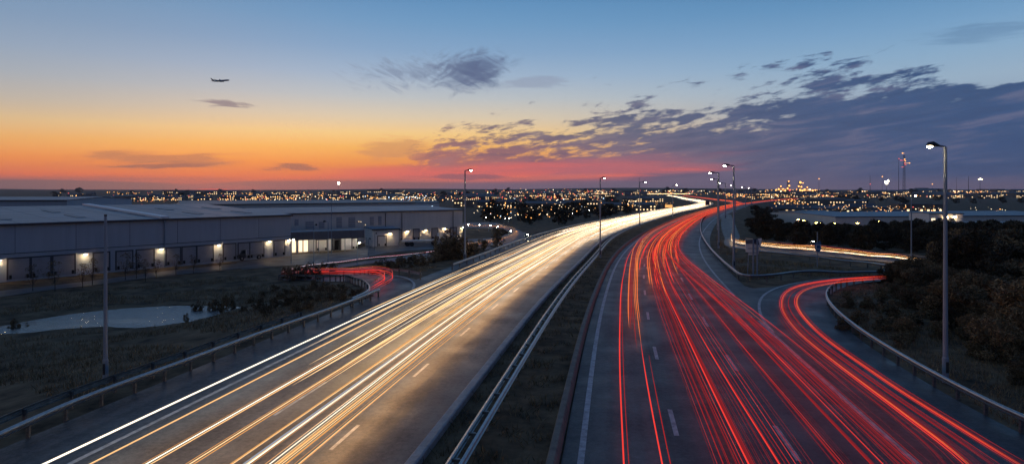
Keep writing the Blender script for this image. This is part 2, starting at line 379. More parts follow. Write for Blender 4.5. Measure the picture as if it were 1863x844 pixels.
# ---------------------------------------------------------------- sky
def build_world():
    w = bpy.data.worlds.new('World'); S.world = w; w.use_nodes = True
    t = w.node_tree; N, L = t.nodes, t.links
    N.clear()
    def val(s_, inp):
        if hasattr(s_, 'is_linked'): L.new(s_, inp)
        else: inp.default_value = s_
    def m(op, a, b=0.0, c=0.0):
        q = N.new('ShaderNodeMath'); q.operation = op
        val(a, q.inputs[0]); val(b, q.inputs[1]); val(c, q.inputs[2]); return q.outputs[0]
    def step(x, a, b, lo=0.0, hi=1.0):
        q = N.new('ShaderNodeMapRange'); q.interpolation_type = 'SMOOTHSTEP'
        val(x, q.inputs[0]); q.inputs[1].default_value = a; q.inputs[2].default_value = b
        q.inputs[3].default_value = lo; q.inputs[4].default_value = hi; return q.outputs[0]
    def mixc(f, a, b):
        q = N.new('ShaderNodeMix'); q.data_type = 'RGBA'; val(f, q.inputs[0])
        for s_, i in ((a, 6), (b, 7)):
            if hasattr(s_, 'is_linked'): L.new(s_, q.inputs[i])
            else: q.inputs[i].default_value = (*lin(s_), 1)
        return q.outputs[2]
    def ramp(x, pts, colour=True):
        q = N.new('ShaderNodeValToRGB'); e = q.color_ramp.elements
        pts = sorted(pts)
        while len(e) < len(pts): e.new(.5)
        for k, (p, c) in enumerate(pts):
            e[k].position = p; e[k].color = (*lin(c), 1) if colour else (c, c, c, 1)
        val(x, q.inputs[0]); return q.outputs[0]
    def noise(vec, scale, detail=6, rough=.6, dist=0.0):
        q = N.new('ShaderNodeTexNoise'); q.inputs['Scale'].default_value = scale
        q.inputs['Detail'].default_value = detail; q.inputs['Roughness'].default_value = rough
        q.inputs['Distortion'].default_value = dist
        L.new(vec, q.inputs['Vector']); return q.outputs[0]
    def vec(x, y, z=0.0):
        q = N.new('ShaderNodeCombineXYZ'); val(x, q.inputs[0]); val(y, q.inputs[1]); val(z, q.inputs[2]); return q.outputs[0]
    def AZ(px): return math.atan((px-CX)/F_PX)
    def EL(px, py): return math.atan((YH-py)/F_PX*math.cos(AZ(px)))
    tc = N.new('ShaderNodeTexCoord'); sp = N.new('ShaderNodeSeparateXYZ'); L.new(tc.outputs['Generated'], sp.inputs[0])
    az = m('ARCTAN2', sp.outputs[0], sp.outputs[1])
    el = m('ARCSINE', sp.outputs[2])
    tt = m('POWER', m('MULTIPLY', m('MAXIMUM', el, 0.0), 2/math.pi), .5)
    def tp(y): return math.sqrt(max(0, math.atan((YH-y)/F_PX)*2/math.pi))
    warm = ramp(tt, [(tp(350),(214,84,70)),(tp(340),(242,94,66)),(tp(322),(252,120,62)),(tp(298),(255,152,66)),(tp(270),(255,186,92)),(tp(245),(250,207,136)),(tp(215),(220,203,176)),(tp(180),(186,192,196)),(tp(140),(156,178,202)),(tp(95),(128,162,197)),(tp(45),(106,151,192)),(tp(0),(90,140,185)),(.60,(62,106,160)),(1,(40,72,122))])
    cool = ramp(tt, [(tp(350),(92,92,118)),(tp(320),(104,108,138)),(tp(270),(126,138,165)),(tp(220),(150,166,186)),(tp(180),(152,176,198)),(tp(140),(136,170,200)),(tp(95),(116,158,196)),(tp(45),(94,142,185)),(tp(0),(80,130,175)),(.60,(52,94,148)),(1,(40,72,122))])
    side = step(az, AZ(850), AZ(1750))
    base = mixc(side, warm, cool)
    back = step(m('ABSOLUTE', m('ADD', az, .3)), 1.2, 2.6)
    base = mixc(back, base, mixc(step(el, 0, .5), (56,62,92), (40,66,112)))
    leftcool = m('MULTIPLY', step(az, AZ(720), AZ(-250)), .45)
    base = mixc(m('MULTIPLY', leftcool, step(el, .03, .13)), base, (112,132,156))
    # slanted streak coordinates for the clouds
    els = m('SUBTRACT', el, m('MULTIPLY', az, .13))
    nA = noise(vec(m('MULTIPLY', az, 7.5), m('MULTIPLY', els, 34)), 1.0, 8, .62, .35)
    nB = noise(vec(m('MULTIPLY', az, 26), m('MULTIPLY', els, 95), 4.0), 1.0, 6, .6, .2)
    nC = noise(vec(m('MULTIPLY', az, 3.2), m('MULTIPLY', el, 60), 9.0), 1.0, 6, .6, .3)
    nz = m('ADD', m('MULTIPLY', nA, .5), m('MULTIPLY', nB, .5))
    # the long bank that climbs to the right
    def line(pts):
        a0, a1 = AZ(600), AZ(1990)
        x = m('DIVIDE', m('SUBTRACT', az, a0), a1-a0)
        return ramp(x, [((AZ(p)-a0)/(a1-a0), EL(p, y)*2) for p, y in pts], False)
    top = m('MULTIPLY', line([(640,345),(715,312),(760,248),(800,222),(900,208),(1000,200),(1100,178),(1200,164),(1300,146),(1400,122),(1480,102),(1560,92),(1640,94),(1700,122),(1750,150),(1863,146),(1980,130)]), .5)
    sol = m('MULTIPLY', line([(640,352),(760,338),(900,326),(1000,316),(1100,306),(1200,294),(1300,276),(1400,250),(1480,212),(1600,186),(1700,172),(1863,158),(1980,142)]), .5)
    c = m('DIVIDE', m('SUBTRACT', top, el), m('MAXIMUM', m('SUBTRACT', top, sol), .004))
    c = m('MINIMUM', m('MAXIMUM', c, -1.0), 1.25)
    bank = step(m('ADD', nz, m('MULTIPLY', c, .21)), .535, .635)
    bank = m('MULTIPLY', bank, step(az, AZ(660), AZ(800)))
    a0, a1 = AZ(600), AZ(1990)
    xb = m('DIVIDE', m('SUBTRACT', az, a0), a1-a0)
    def xp(p): return (AZ(p)-a0)/(a1-a0)
    upc = ramp(xb, [(xp(700),(150,108,112)),(xp(900),(104,90,112)),(xp(1150),(82,90,122)),(xp(1350),(62,80,120)),(xp(1550),(50,76,120)),(xp(1863),(42,74,120))])
    loc_ = ramp(xb, [(xp(700),(206,108,98)),(xp(950),(176,102,110)),(xp(1150),(128,100,122)),(xp(1350),(98,96,126)),(xp(1600),(72,88,128)),(xp(1863),(56,82,126))])
    bcol = mixc(step(el, EL(1100,330), EL(1100,230)), loc_, upc)
    bcol = mixc(m('MULTIPLY', step(nA, .42, .62), m('MULTIPLY', step(az, AZ(1300), AZ(1700)), .75)), bcol, (44,76,124))
    nD = noise(vec(m('MULTIPLY', az, 9), m('MULTIPLY', els, 75), 12.0), 1.0, 7, .6, .6)
    bcol = mixc(m('MULTIPLY', step(nD, .48, .66), .34), bcol, (122,112,138))
    bcol = mixc(m('MULTIPLY', step(nD, .50, .34), .40), bcol, (36,62,106))
    bank = m('MULTIPLY', bank, step(nD, .80, .52, .88, 1.0))
    base = mixc(m('MULTIPLY', bank, .95), base, bcol)
    # soft-edged patches: (px, py, half width, half height, slope, colour, amount, low, high, noise)
    def patch(base, px, py, rx, ry, slope, col, amt, lo, hi, nn, gain=1.0):
        ax, ey = AZ(px), EL(px, py); k = math.cos(ax)
        dx = m('SUBTRACT', az, ax); dy = m('SUBTRACT', m('SUBTRACT', el, ey), m('MULTIPLY', dx, slope))
        q = m('SQRT', m('ADD', m('POWER', m('DIVIDE', m('ABSOLUTE', dx), rx/F_PX*k*k), 2.0), m('POWER', m('DIVIDE', m('ABSOLUTE', dy), ry/F_PX*k), 2.0)))
        a = m('SUBTRACT', 1.0, q)
        mk = step(m('ADD', m('MULTIPLY', a, .55), m('MULTIPLY', m('SUBTRACT', nn, .5), gain)), lo, hi)
        mk = m('MULTIPLY', mk, step(a, -.35, .25))
        return mixc(m('MULTIPLY', mk, amt), base, col)
    nW = noise(vec(m('MULTIPLY', m('ADD', az, m('MULTIPLY', el, 1.3)), 13), m('MULTIPLY', m('SUBTRACT', el, m('MULTIPLY', az, .5)), 40), 2.0), 1.0, 8, .62, 1.2)
    nV = noise(vec(m('MULTIPLY', m('SUBTRACT', az, m('MULTIPLY', el, .9)), 11), m('MULTIPLY', m('ADD', el, m('MULTIPLY', az, .45)), 62), 7.0), 1.0, 9, .66, 1.6)
    nS = noise(vec(m('MULTIPLY', az, 16), m('MULTIPLY', m('ADD', el, m('MULTIPLY', az, .05)), 120), 6.0), 1.0, 7, .6, .5)
    nI = noise(vec(m('MULTIPLY', az, 9), m('MULTIPLY', m('SUBTRACT', el, m('MULTIPLY', az, .04)), 90), 3.0), 1.0, 6, .55, .3)
    # rose afterglow under the bank
    base = patch(base, 930, 314, 400, 22, .02, (240,106,96), .92, -.04, .32, nC)
    base = patch(base, 900, 326, 260, 6, .03, (255,118,88), .95, -.08, .25, nC)
    base = patch(base, 1120, 300, 260, 26, .05, (168,104,122), .55, 0, .4, nI)
    # mauve layer along the skyline
    lay = m('MULTIPLY', step(m('ADD', el, m('MULTIPLY', m('SUBTRACT', nC, .5), .030)), EL(900,340), EL(900,314), 1.0, 0.0), .84)
    base = mixc(m('MULTIPLY', lay, step(m('ABSOLUTE', az), 1.6, .9)), base, mixc(step(az, AZ(500), AZ(1300)), (140,96,102), (104,96,122)))
    base = patch(base, 1150, 350, 900, 22, .0, (108,96,118), .85, -.10, .32, nC)
    base = patch(base, 60, 342, 330, 19, .0, (112,92,98), .97, -.02, .16, nC)
    base = patch(base, 600, 340, 250, 14, .01, (128,92,100), .92, -.02, .2, nC)
    base = patch(base, 395, 351, 60, 9, .0, (246,84,70), .9, -.05, .3, nC)
    # lone clouds
    base = patch(base, 765, 136, 165, 40, .02, (120,138,166), .75, .10, .62, nV, 1.9)
    base = patch(base, 850, 132, 110, 46, .06, (88,106,140), .92, .04, .52, nW, 1.5)
    base = patch(base, 880, 124, 62, 34, .25, (76,94,132), .75, .0, .50, nV, 1.3)
    base = patch(base, 408, 190, 75, 12, -.12, (122,118,132), .85, .16, .5, nS, 1.8)
    base = patch(base, 300, 292, 200, 24, .05, (186,118,88), .8, .08, .44, nI, 1.6)
    base = patch(base, 285, 302, 120, 10, .03, (146,92,86), .85, .08, .42, nI, 1.6)
    base = patch(base, 530, 305, 85, 8, .0, (158,98,88), .85, .06, .4, nS, 1.6)
    base = patch(base, 850, 322, 70, 7, .0, (150,90,105), .8, .02, .25, nS)
    base = patch(base, 975, 152, 90, 16, .05, (140,152,176), .6, .1, .35, nS)
    base = patch(base, 1780, 60, 160, 22, .0, (92,128,166), .5, .05, .4, nS)
    base = patch(base, 715, 272, 90, 30, .1, (205,140,98), .6, .1, .35, nS)
    bg = N.new('ShaderNodeBackground'); L.new(base, bg.inputs[0]); bg.inputs[1].default_value = 1.05
    sk = N.new('ShaderNodeTexSky'); sk.sky_type = 'NISHITA'; sk.sun_disc = False
    sk.sun_elevation = math.radians(1.0); sk.sun_rotation = math.radians(-26)
    bg2 = N.new('ShaderNodeBackground'); L.new(sk.outputs[0], bg2.inputs[0]); bg2.inputs[1].default_value = .012
    ad = N.new('ShaderNodeAddShader'); L.new(bg.outputs[0], ad.inputs[0]); L.new(bg2.outputs[0], ad.inputs[1])
    out = N.new('ShaderNodeOutputWorld'); L.new(ad.outputs[0], out.inputs[0])
    w.cycles.sampling_method = 'MANUAL'; w.cycles.sample_map_resolution = 512
build_world()
sl = bpy.data.lights.new('sun', 'SUN'); sl.energy = .12; sl.angle = math.radians(6); sl.color = (1, .55, .32)
so = bpy.data.objects.new('sun', sl); COL.objects.link(so)
_sd = Vector((math.sin(math.radians(-26))*math.cos(math.radians(1.5)), math.cos(math.radians(-26))*math.cos(math.radians(1.5)), math.sin(math.radians(1.5))))
so.rotation_euler = (-_sd).to_track_quat('-Z', 'Y').to_euler()
cam = bpy.data.cameras.new('camera'); co = bpy.data.objects.new('camera', cam); COL.objects.link(co)
co.location = (0, 0, HC); co.rotation_euler = (math.pi/2, 0, 0)
cam.sensor_width = 36; cam.lens = 36*F_PX/1863; cam.shift_y = -(422-YH)/1863; cam.clip_end = 30000; cam.clip_start = .1
S.camera = co
S.view_settings.view_transform = 'Standard'; S.view_settings.look = 'None'
S.view_settings.exposure = 0; S.view_settings.gamma = 1
S.render.engine = 'CYCLES'
S.cycles.use_denoising = True
S.cycles.sample_clamp_indirect = 4
S.cycles.max_bounces = 6; S.cycles.diffuse_bounces = 2; S.cycles.glossy_bounces = 3
S.cycles.caustics_reflective = False; S.cycles.caustics_refractive = False
# ---------------------------------------------------------------- ground
def axis(lo_dense, hi_dense, step, lo, hi, g=1.09):
    a = list(np.arange(lo_dense, hi_dense+.01, step)); d = step; v = a[-1]
    while v < hi: d *= g; v += d; a.append(v)
    d = step; v = a[0]; b = []
    while v > lo: d *= g; v -= d; b.append(v)
    return np.array(b[::-1]+a)
def build_ground():
    xs = axis(-84, 62, 1.15, -9000, 9000, 1.075); ys = axis(4, 150, 1.15, -700, 9500, 1.07)
    gx, gy = np.meshgrid(xs, ys); x, y = gx.ravel(), gy.ravel(); z = T(x, y)
    me = bpy.data.meshes.new('ground'); nx, ny = len(xs), len(ys)
    i, j = np.meshgrid(np.arange(nx-1), np.arange(ny-1)); a = (j*nx+i).ravel()
    Fc = np.stack([a, a+1, a+nx+1, a+nx], 1)
    me.from_pydata(np.stack([x, y, z], 1).tolist(), [], Fc.tolist()); me.materials.append(M['soil'])
    me.polygons.foreach_set('use_smooth', [True]*len(me.polygons))
    tag(link('ground', me), kind='structure')
build_ground()
# pond
def build_pond():
    m, t, b = new_mat('pond_water'); N, L = t.nodes, t.links
    b.inputs['Base Color'].default_value = (.012,.018,.024, 1); b.inputs['Roughness'].default_value = .07
    b.inputs['Specular IOR Level'].default_value = .9
    b.inputs['IOR'].default_value = 3.0
    tc = N.new('ShaderNodeTexCoord'); mp = N.new('ShaderNodeMapping'); mp.inputs['Scale'].default_value = (.7, 1.6, 1)
    n = N.new('ShaderNodeTexNoise'); n.inputs['Scale'].default_value = 2.6; n.inputs['Detail'].default_value = 4
    L.new(tc.outputs['Object'], mp.inputs[0]); L.new(mp.outputs[0], n.inputs['Vector'])
    bp = N.new('ShaderNodeBump'); bp.inputs['Strength'].default_value = .8; bp.inputs['Distance'].default_value = .12
    n9 = N.new('ShaderNodeTexNoise'); n9.inputs['Scale'].default_value = .22; n9.inputs['Detail'].default_value = 3
    mp9 = N.new('ShaderNodeMapping'); mp9.inputs['Scale'].default_value = (.5, 1.6, 1)
    L.new(tc.outputs['Object'], mp9.inputs[0]); L.new(mp9.outputs[0], n9.inputs['Vector'])
    r9 = N.new('ShaderNodeMapRange'); r9.inputs[1].default_value = .36; r9.inputs[2].default_value = .5; r9.inputs[3].default_value = .30
    L.new(n9.outputs[0], r9.inputs[0]); L.new(r9.outputs[0], bp.inputs['Strength'])
    L.new(n.outputs[0], bp.inputs['Height']); L.new(bp.outputs[0], b.inputs['Normal'])
    me = bpy.data.meshes.new('pond_water'); x0, x1 = POND[:,0].min()-3, POND[:,0].max()+3; y0, y1 = POND[:,1].min()-3, POND[:,1].max()+3
    bm = bmesh.new(); vs = [bm.verts.new((p[0], p[1], -2.64)) for p in POND]; bm.faces.new(vs)
    bmesh.ops.triangulate(bm, faces=bm.faces[:]); bmesh.ops.recalc_face_normals(bm, faces=bm.faces[:])
    bm.to_mesh(me); bm.free(); me.materials.append(m)
    if me.polygons[0].normal.z < 0: me.flip_normals()
    tag(link('pond_water', me), kind='structure')
build_pond()
# ---------------------------------------------------------------- carriageways
sL = np.linspace(0, PL.L, 700); sR = np.linspace(0, PR.L, 700)
def left(o, s): return PL.at(s, -np.asarray(o, float)*np.ones(len(s)))
def right(o, s): return PR.at(s, np.asarray(o, float)*np.ones(len(s)))
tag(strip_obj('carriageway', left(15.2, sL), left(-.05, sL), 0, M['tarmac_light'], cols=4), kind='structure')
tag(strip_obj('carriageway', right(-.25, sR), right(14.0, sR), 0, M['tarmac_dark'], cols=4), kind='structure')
# exit road on the right: from under the bridge it peels away and turns right behind the barrier
GR_BASE = [(22.2, 3), (21.4, 14)] + px2([(1863,792),(1779,748),(1683,694),(1606,646),(1549,605),(1511,567),(1504,543),(1525,526),(1568,514),(1640,509),(1760,505)])
GR_C = smooth(resample(spline(GR_BASE, .6), .6), 3, 2)
SL_IN = [(13.2, 3), (13.6, 14)] + px2([(1671,844),(1587,770),(1491,684),(1430,628),(1392,592),(1378,560),(1386,537),(1420,520),(1480,509),(1560,503.5),(1640,500),(1760,496)])
SI_C = smooth(resample(spline(SL_IN, .6), .6), 3, 2)
def same_n(A, B, n=220):
    out = []
    for C in (A, B):
        d = np.concatenate([[0], np.cumsum(np.linalg.norm(np.diff(C, axis=0), axis=1))]); s = np.linspace(0, d[-1], n)
        out.append(np.stack([np.interp(s, d, C[:, k]) for k in (0, 1)], 1))
    return out
A_, B_ = same_n(SI_C, GR_C)
tag(strip_obj('slip_road', A_, B_, -.012, M['tarmac_dark'], cols=4), kind='structure')
# gore: the tapering tarmac between the main road and the exit
go = px2([(1671,844),(1587,770),(1491,684),(1430,628),(1385,592),(1345,548),(1318,520),(1340,515),(1370,524),(1400,522),(1440,517),(1420,545),(1430,600)])
mb = MB(); mb.v = [(x, y, -.022) for x, y in go]; mb.f = [tuple(range(len(go)))]; mb.m = [0]
me = mb.mesh('gore_tarmac', M['tarmac_dark']); me.update()
if me.polygons[0].normal.z < 0: me.flip_normals()
bm = bmesh.new(); bm.from_mesh(me); bmesh.ops.triangulate(bm, faces=bm.faces[:]); bm.to_mesh(me); bm.free()
tag(link('slip_road', me), kind='structure')
# branch that leaves to the right far ahead
bn = np.linspace(0, BR.L, 160)
tag(strip_obj('slip_road', BR.at(bn, -4.5*np.ones(160)), BR.at(bn, 5*np.ones(160)), -.016, M['tarmac_dark'], cols=2), kind='structure')
# roads on the lower ground are laid on the terrain
def ground_strip(name, A, B, m, lift=.07, n=90, cols=5):
    A, B = same_n(smooth(resample(spline([tuple(a) for a in A], .8), .8), 2, 1), smooth(resample(spline([tuple(b) for b in B], .8), .8), 2, 1), n)
    mb = MB(); w = cols+1; V = []
    P = [A*(1-k/cols)+B*(k/cols) for k in range(w)]
    Z = np.stack([T(p[:, 0], p[:, 1]) for p in P], 1); Z = np.maximum(Z, 0*Z-20)
    Z = np.repeat(Z.max(1)[:, None], w, 1)*.6+Z*.4+lift
    for i in range(n):
        for k in range(w): V.append((P[k][i, 0], P[k][i, 1], Z[i, k]))
    mb.add(V, [(i*w+k, i*w+k+1, (i+1)*w+k+1, (i+1)*w+k) for i in range(n-1) for k in range(cols)])
    me = mb.mesh(name, m, True); ul = me.uv_layers.new(name='UV')
    for lp in me.loops:
        vi = lp.vertex_index; ul.data[lp.index].uv = ((vi % w)*1.5, (vi//w)*1.0)
    if me.polygons[0].normal.z < 0: me.flip_normals()
    return tag(link(name, me), kind='structure')
def atp(pts): return [tuple(at(a, b)[:2]) for a, b in pts]
LOOP_IN = atp([(700,545),(676,538),(664,527),(646,519),(617,513),(560,511),(515,511)])
LOOP_OUT = atp([(790,524),(768,514),(742,505),(700,501),(640,501),(570,500),(512,504)])
ground_strip('slip_road', LOOP_IN, LOOP_OUT, M['tarmac_dark'])
ground_strip('service_road', atp([(-90,541),(0,530),(97,520),(193,508),(299,494),(427,480.5),(520,470)]), atp([(-90,556),(0,541),(97,527.5),(196,516),(299,503),(430,490),(530,481)]), M['tarmac_yard'])
ground_strip('yard', atp([(430,478),(528,463.5),(617,459.5),(700,441),(842,433)]), atp([(440,491),(530,483),(625,476),(715,459),(850,446)]), M['tarmac_yard'], .05)
ground_strip('lane', atp([(505,503),(528,495),(560,489),(608,484),(680,474),(760,466),(830,459)]), atp([(520,508),(545,500),(570,495),(612,490),(684,479.5),(764,471),(836,463)]), M['tarmac_yard'], .09)
ground_strip('lane', atp([(836,448),(868,443),(900,437),(922,430),(923,422),(905,417),(880,415.5),(840,416)]), atp([(836,463),(880,456),(925,446),(952,434),(950,422),(925,414.5),(885,411.5),(840,412)]), M['tarmac_dark'], .09)
ground_strip('lane', atp([(1314,391),(1312,410),(1318,432),(1332,451),(1390,457),(1440,461),(1560,473),(1660,484.5),(1745,494)]), atp([(1330,391),(1338,410),(1346,430),(1352,442),(1400,449),(1445,453),(1562,464.5),(1662,475.5),(1745,484)]), M['tarmac_dark'], .05)
# ---------------------------------------------------------------- paint
def line_run(name, fn, o, w, s0, s1, z=.005, n=260):
    s = np.linspace(s0, s1, n)
    return tag(strip_obj(name, fn(o-w/2, s), fn(o+w/2, s), z, M['paint']), kind='structure')
line_run('edge_line', left, 11.55, .22, 2, 420)
line_run('edge_line', right, .42, .24, 2, 420)
line_run('edge_line', right, 12.05, .24, 2, PR.s_of_y(47))
line_run('edge_line', right, 12.05, .22, PR.s_of_y(58), 400)
def dashes(fn, o, w, s0, s1, on, mod, z=.005):
    mb = MB(); s = s0
    while s < s1:
        a = np.linspace(s, s+on, 3); A = fn(o-w/2, a); B = fn(o+w/2, a)
        mb.add([(p[0], p[1], z) for q in zip(A, B) for p in q], [(0,1,3,2),(2,3,5,4)]); s += mod
    me = mb.mesh('lane_marking', M['paint'])
    if me.polygons[0].normal.z < 0: me.flip_normals()
    tag(link('lane_marking', me), kind='structure')
sR0 = PR.s_of_y(24.3); sL0 = PL.s_of_y(21.8)
dashes(right, 4.0, .20, sR0-11, 420, 2.9, 11.0)
dashes(right, 8.05, .20, sR0-1.6-11, 420, 3.3, 11.0)
dashes(left, 3.1, .15, sL0-9, 420, 2.4, 9.0)
dashes(left, 7.1, .14, PL.s_of_y(24.5)-11, 420, 4.6, 11.0)
pl = np.array(SI_C); k0 = np.argmin(np.hypot(pl[:,0]-G(1405,604)[0], pl[:,1]-G(1405,604)[1])); pl = pl[k0:k0+75]; npl = normals(pl)
tag(strip_obj('edge_line', pl, pl+npl*.22, .003, M['paint']), kind='structure')
pg = smooth(resample(spline(px2([(1440,600),(1424,570),(1420,548),(1428,532)]), .4), .4), 2, 1); ng = normals(pg)
pk = smooth(resample(spline(atp([(720,504.5),(741,509),(752,515),(756,522),(753,531)]), .4), .4), 2, 1); nk = normals(pk)
zk = T(pk[:,0], pk[:,1])
tag(strip_obj('edge_line', pk, pk+nk*.25, zk+.22, M['paint']), kind='structure')
# kerbs beside the central reserve
sk = np.linspace(0, PL.L*.3, 260)
KP = [(0, -.12), (.42, -.12), (.42, .16), (.36, .20), (.05, .20), (0, .15)]
P3 = np.c_[PL.at(sk, .10*np.ones(260)), np.zeros(260)]
tag(sweep(P3, KP).build('kerb', M['kerb']), 'pale concrete kerb between the white headlight carriageway and the weedy central strip', 'kerb')
sk2 = np.linspace(0, PR.L*.3, 260)
WP = [(0, -.12), (.46, -.12), (.40, .30), (.34, .42), (.12, .42), (.06, .30)]
P3 = np.c_[PR.at(sk2, -.78*np.ones(260)), np.zeros(260)]
tag(sweep(P3, WP).build('barrier_wall', M['kerb_dark']), 'low brown stained concrete barrier along the inner edge of the red tail light carriageway', 'barrier')
# ---------------------------------------------------------------- guard rails
def wprof(sgn, z0=0):
    f = [(0, .50), (.08, .53), (.10, .575), (.01, .625), (.01, .655), (.10, .705), (.08, .75), (0, .78)]
    b = [(a-.018, z) for a, z in f[::-1]]
    return [(a*sgn, z+z0) for a, z in (f+b)]
_post = None
def guardrail(pts, side, label, spacing=2.6, zs=None, rail=None, two=False, n_max=100, h=0.0):
    """pts: base polyline (2-D); side +1: the beam faces the right of travel"""
    global _post
    P2 = resample(np.asarray(pts), .9); z = T(P2[:, 0], P2[:, 1])+.09 if zs is None else np.full(len(P2), zs)
    P3 = np.c_[P2, z]; o = (P2[0][0], P2[0][1], float(z[0]))
    root = thing('guardrail', o, label, 'guardrail')
    N = normals(P2)
    rl = rail or M['steel']
    if two:
        for sg in (-1, 1):
            Q = P3.copy(); Q[:, :2] += N*(.19*sg)
            sweep(Q, wprof(sg), o).build('rail', rl, root)
    else:
        sweep(P3, wprof(side), o).build('rail', rl, root)
    if _post is None:
        mb = MB(); mb.box((0, 0, .34), (.13, .09, .80)); mb.box((0, 0, .62), (.16, .07, .22)); _post = mb.mesh('post', M['post'])
        mb = MB(); mb.box((0, 0, .30), (.12, .12, .80)); mb.box((0, 0, .63), (.40, .07, .10)); guardrail.wide = mb.mesh('post', M['steel_dull'])
    Ps = resample(P3, spacing); Ns = normals(Ps[:, :2])
    rest = MB()
    for i, (p, n) in enumerate(zip(Ps, Ns)):
        rz = math.atan2(n[1], n[0]); off = 0 if two else -.09*side
        q = (p[0]+n[0]*off-o[0], p[1]+n[1]*off-o[1], p[2]-o[2])
        if i < n_max: link('post', guardrail.wide if two else _post, root, q, rz)
        else: rest.box((q[0], q[1], q[2]+.34), (.13 if not two else .42, .09, .78), rz)
    if rest.v: tag(rest.build('post', M['post'], root), kind='stuff')
    return root
def seg(fn, o, y0, y1, path, n=300): return fn(o, np.linspace(path.s_of_y(y0), path.s_of_y(y1), n))
GL_A = px2([(0,826),(115,762),(245,716),(367,667),(486,620),(600,578),(650,558),(676,546),(690,540)])
GL_A = smooth(resample(spline([(-20.6, 2)]+[(-19.3, 14)]+GL_A, .8), .8), 3, 2)
guardrail(GL_A, 1, 'long lit galvanised guardrail nearest the white trails, passing the bare pole', 1.75)
GL_B = GL_A[:-14]-normals(GL_A[:-14])*1.25
guardrail(GL_B, -1, 'unlit bluish guardrail running just behind the long lit one on the grass side', 2.2, rail=M['steel_dull'])
LI = atp([(640,560),(668,546),(672,537),(664,527),(646,519),(617,512.5),(560,510.5),(508,510.5)])
guardrail(smooth(resample(spline(LI, .5), .5), 2, 1), 1, 'curved guardrail around the inside of the left loop under the red streaks', 1.8)
LO = atp([(600,503),(640,501.5),(693,501),(735,504),(766,510)])
guardrail(smooth(resample(spline(LO, .5), .5), 2, 1), -1, 'short guardrail on the far outer side of the left loop', 2.2)
guardrail(seg(left, 13.9, 71, 380, PL), 1, 'guardrail starting beyond the left loop and following the white road away', 3.0, zs=0)
guardrail(seg(left, -2.15, 3, 230, PL), 1, 'double sided ladder guardrail standing in the weedy central strip', 2.2, zs=0, two=True)
guardrail(GR_C[:int(np.argmin(np.hypot(GR_C[:,0]-G(1618,510)[0], GR_C[:,1]-G(1618,510)[1])))], -1, 'guardrail sweeping around the outside of the right exit, past the tall lit lamp post', 1.9)
GG = px2([(1287,391),(1278,402),(1275,424),(1288,452),(1312,480),(1334,500),(1349,511),(1362,514),(1385,513),(1420,509.5),(1448,505),(1505,503),(1560,503),(1612,500.5)])
# GG is the foot; it runs from far ahead to the nose and then along the exit's far side
guardrail(smooth(resample(spline(GG, .6), .6), 2, 1), 1, 'guardrail wrapping the grass nose between red carriageway and right exit', 2.4)
RU = atp([(1338,459),(1395,467.5),(1440,472),(1560,486),(1625,496)])
guardrail(smooth(resample(spline(RU, .8), .8), 2, 1), 1, 'low guardrail on the near side of the gold lit side road', 2.6)
RV = atp([(1356,441),(1400,447),(1445,451),(1562,462.5),(1662,473.5),(1700,478)])
guardrail(smooth(resample(spline(RV, .8), .8), 2, 1), -1, 'dim guardrail on the far side of the gold lit side road below the trees', 2.6)
# ---------------------------------------------------------------- light trails
TRAILS = [0]
def trail(P3, r, m, label, group, name='light_trail', taper=True):
    """one lamp's streak: a thin glowing line hanging at lamp height, its ends drawn out to points"""
    P3 = np.asarray(P3, float); n = len(P3); o = P3[0]
    rad = np.full(n, r)
    if taper: rad *= np.minimum(1, np.minimum(np.arange(n)+.15, (n-1-np.arange(n))+.15)/4)
    rad = rad*(.85+.3*np.sin(np.arange(n)*.11+o[0]*5))
    mb = MB(); N = normals(P3[:, :2]); V = []
    for p, q, a in zip(P3, N, rad):
        for dx, dz in ((1, -.1), (0, .9), (-1, -.1), (0, -.55)):
            V.append((p[0]+q[0]*a*dx-o[0], p[1]+q[1]*a*dx-o[1], p[2]+a*dz-o[2]))
    mb.add(V, [(i*4+k, (i+1)*4+k, (i+1)*4+(k+1) % 4, i*4+(k+1) % 4) for i in range(n-1) for k in range(4)])
    me = mb.mesh(name, m)
    o_ = link(name, me, None, tuple(o)); TRAILS[0] += 1
    return tag(o_, label, 'light trail', group)
def sgrid(s0, s1):
    s = [s0]; d = 1.2
    while s[-1] < s1: s.append(s[-1]+d); d = min(14, d*1.035)
    s[-1] = s1
    return np.array(s)
def ltrail(off, h, r, m, s0, s1, label, group, off2=None, ya=40, yb=120):
    s = sgrid(s0, s1); o = np.full(len(s), float(off))
    if off2 is not None: o = off+(off2-off)*ss(PL.s_of_y(ya), PL.s_of_y(yb), s)
    o = o+.05*np.sin(s*.05+off*3)+.02*np.sin(s*.21+off*7)
    return trail(np.c_[PL.at(s, -o), np.full(len(s), h)], r, m, label, group)
def rtrail(off, h, r, m, s0, s1, label, group, off2=None, ya=38, yb=115, path=None, branch=False):
    s = sgrid(s0, s1); o = np.full(len(s), float(off))
    if off2 is not None: o = off+(off2-off)*ss(PR.s_of_y(ya), PR.s_of_y(yb), s)
    o = o+.05*np.sin(s*.05+off*3)+.02*np.sin(s*.23+off*5)
    P = PR.at(s, o)
    if branch:
        kb = s < PR.s_of_y(330)
        b = sgrid(70, BR.L*.92); Pb = BR.at(b, (off2 if off2 is not None else off)*.62-2.6)
        P = np.concatenate([P[kb], Pb]); P = smooth(P, 2, 1)
    return trail(np.c_[P, np.full(len(P), h)], r, m, label, group)
E = PL.L*.93
rr = random.Random(11)
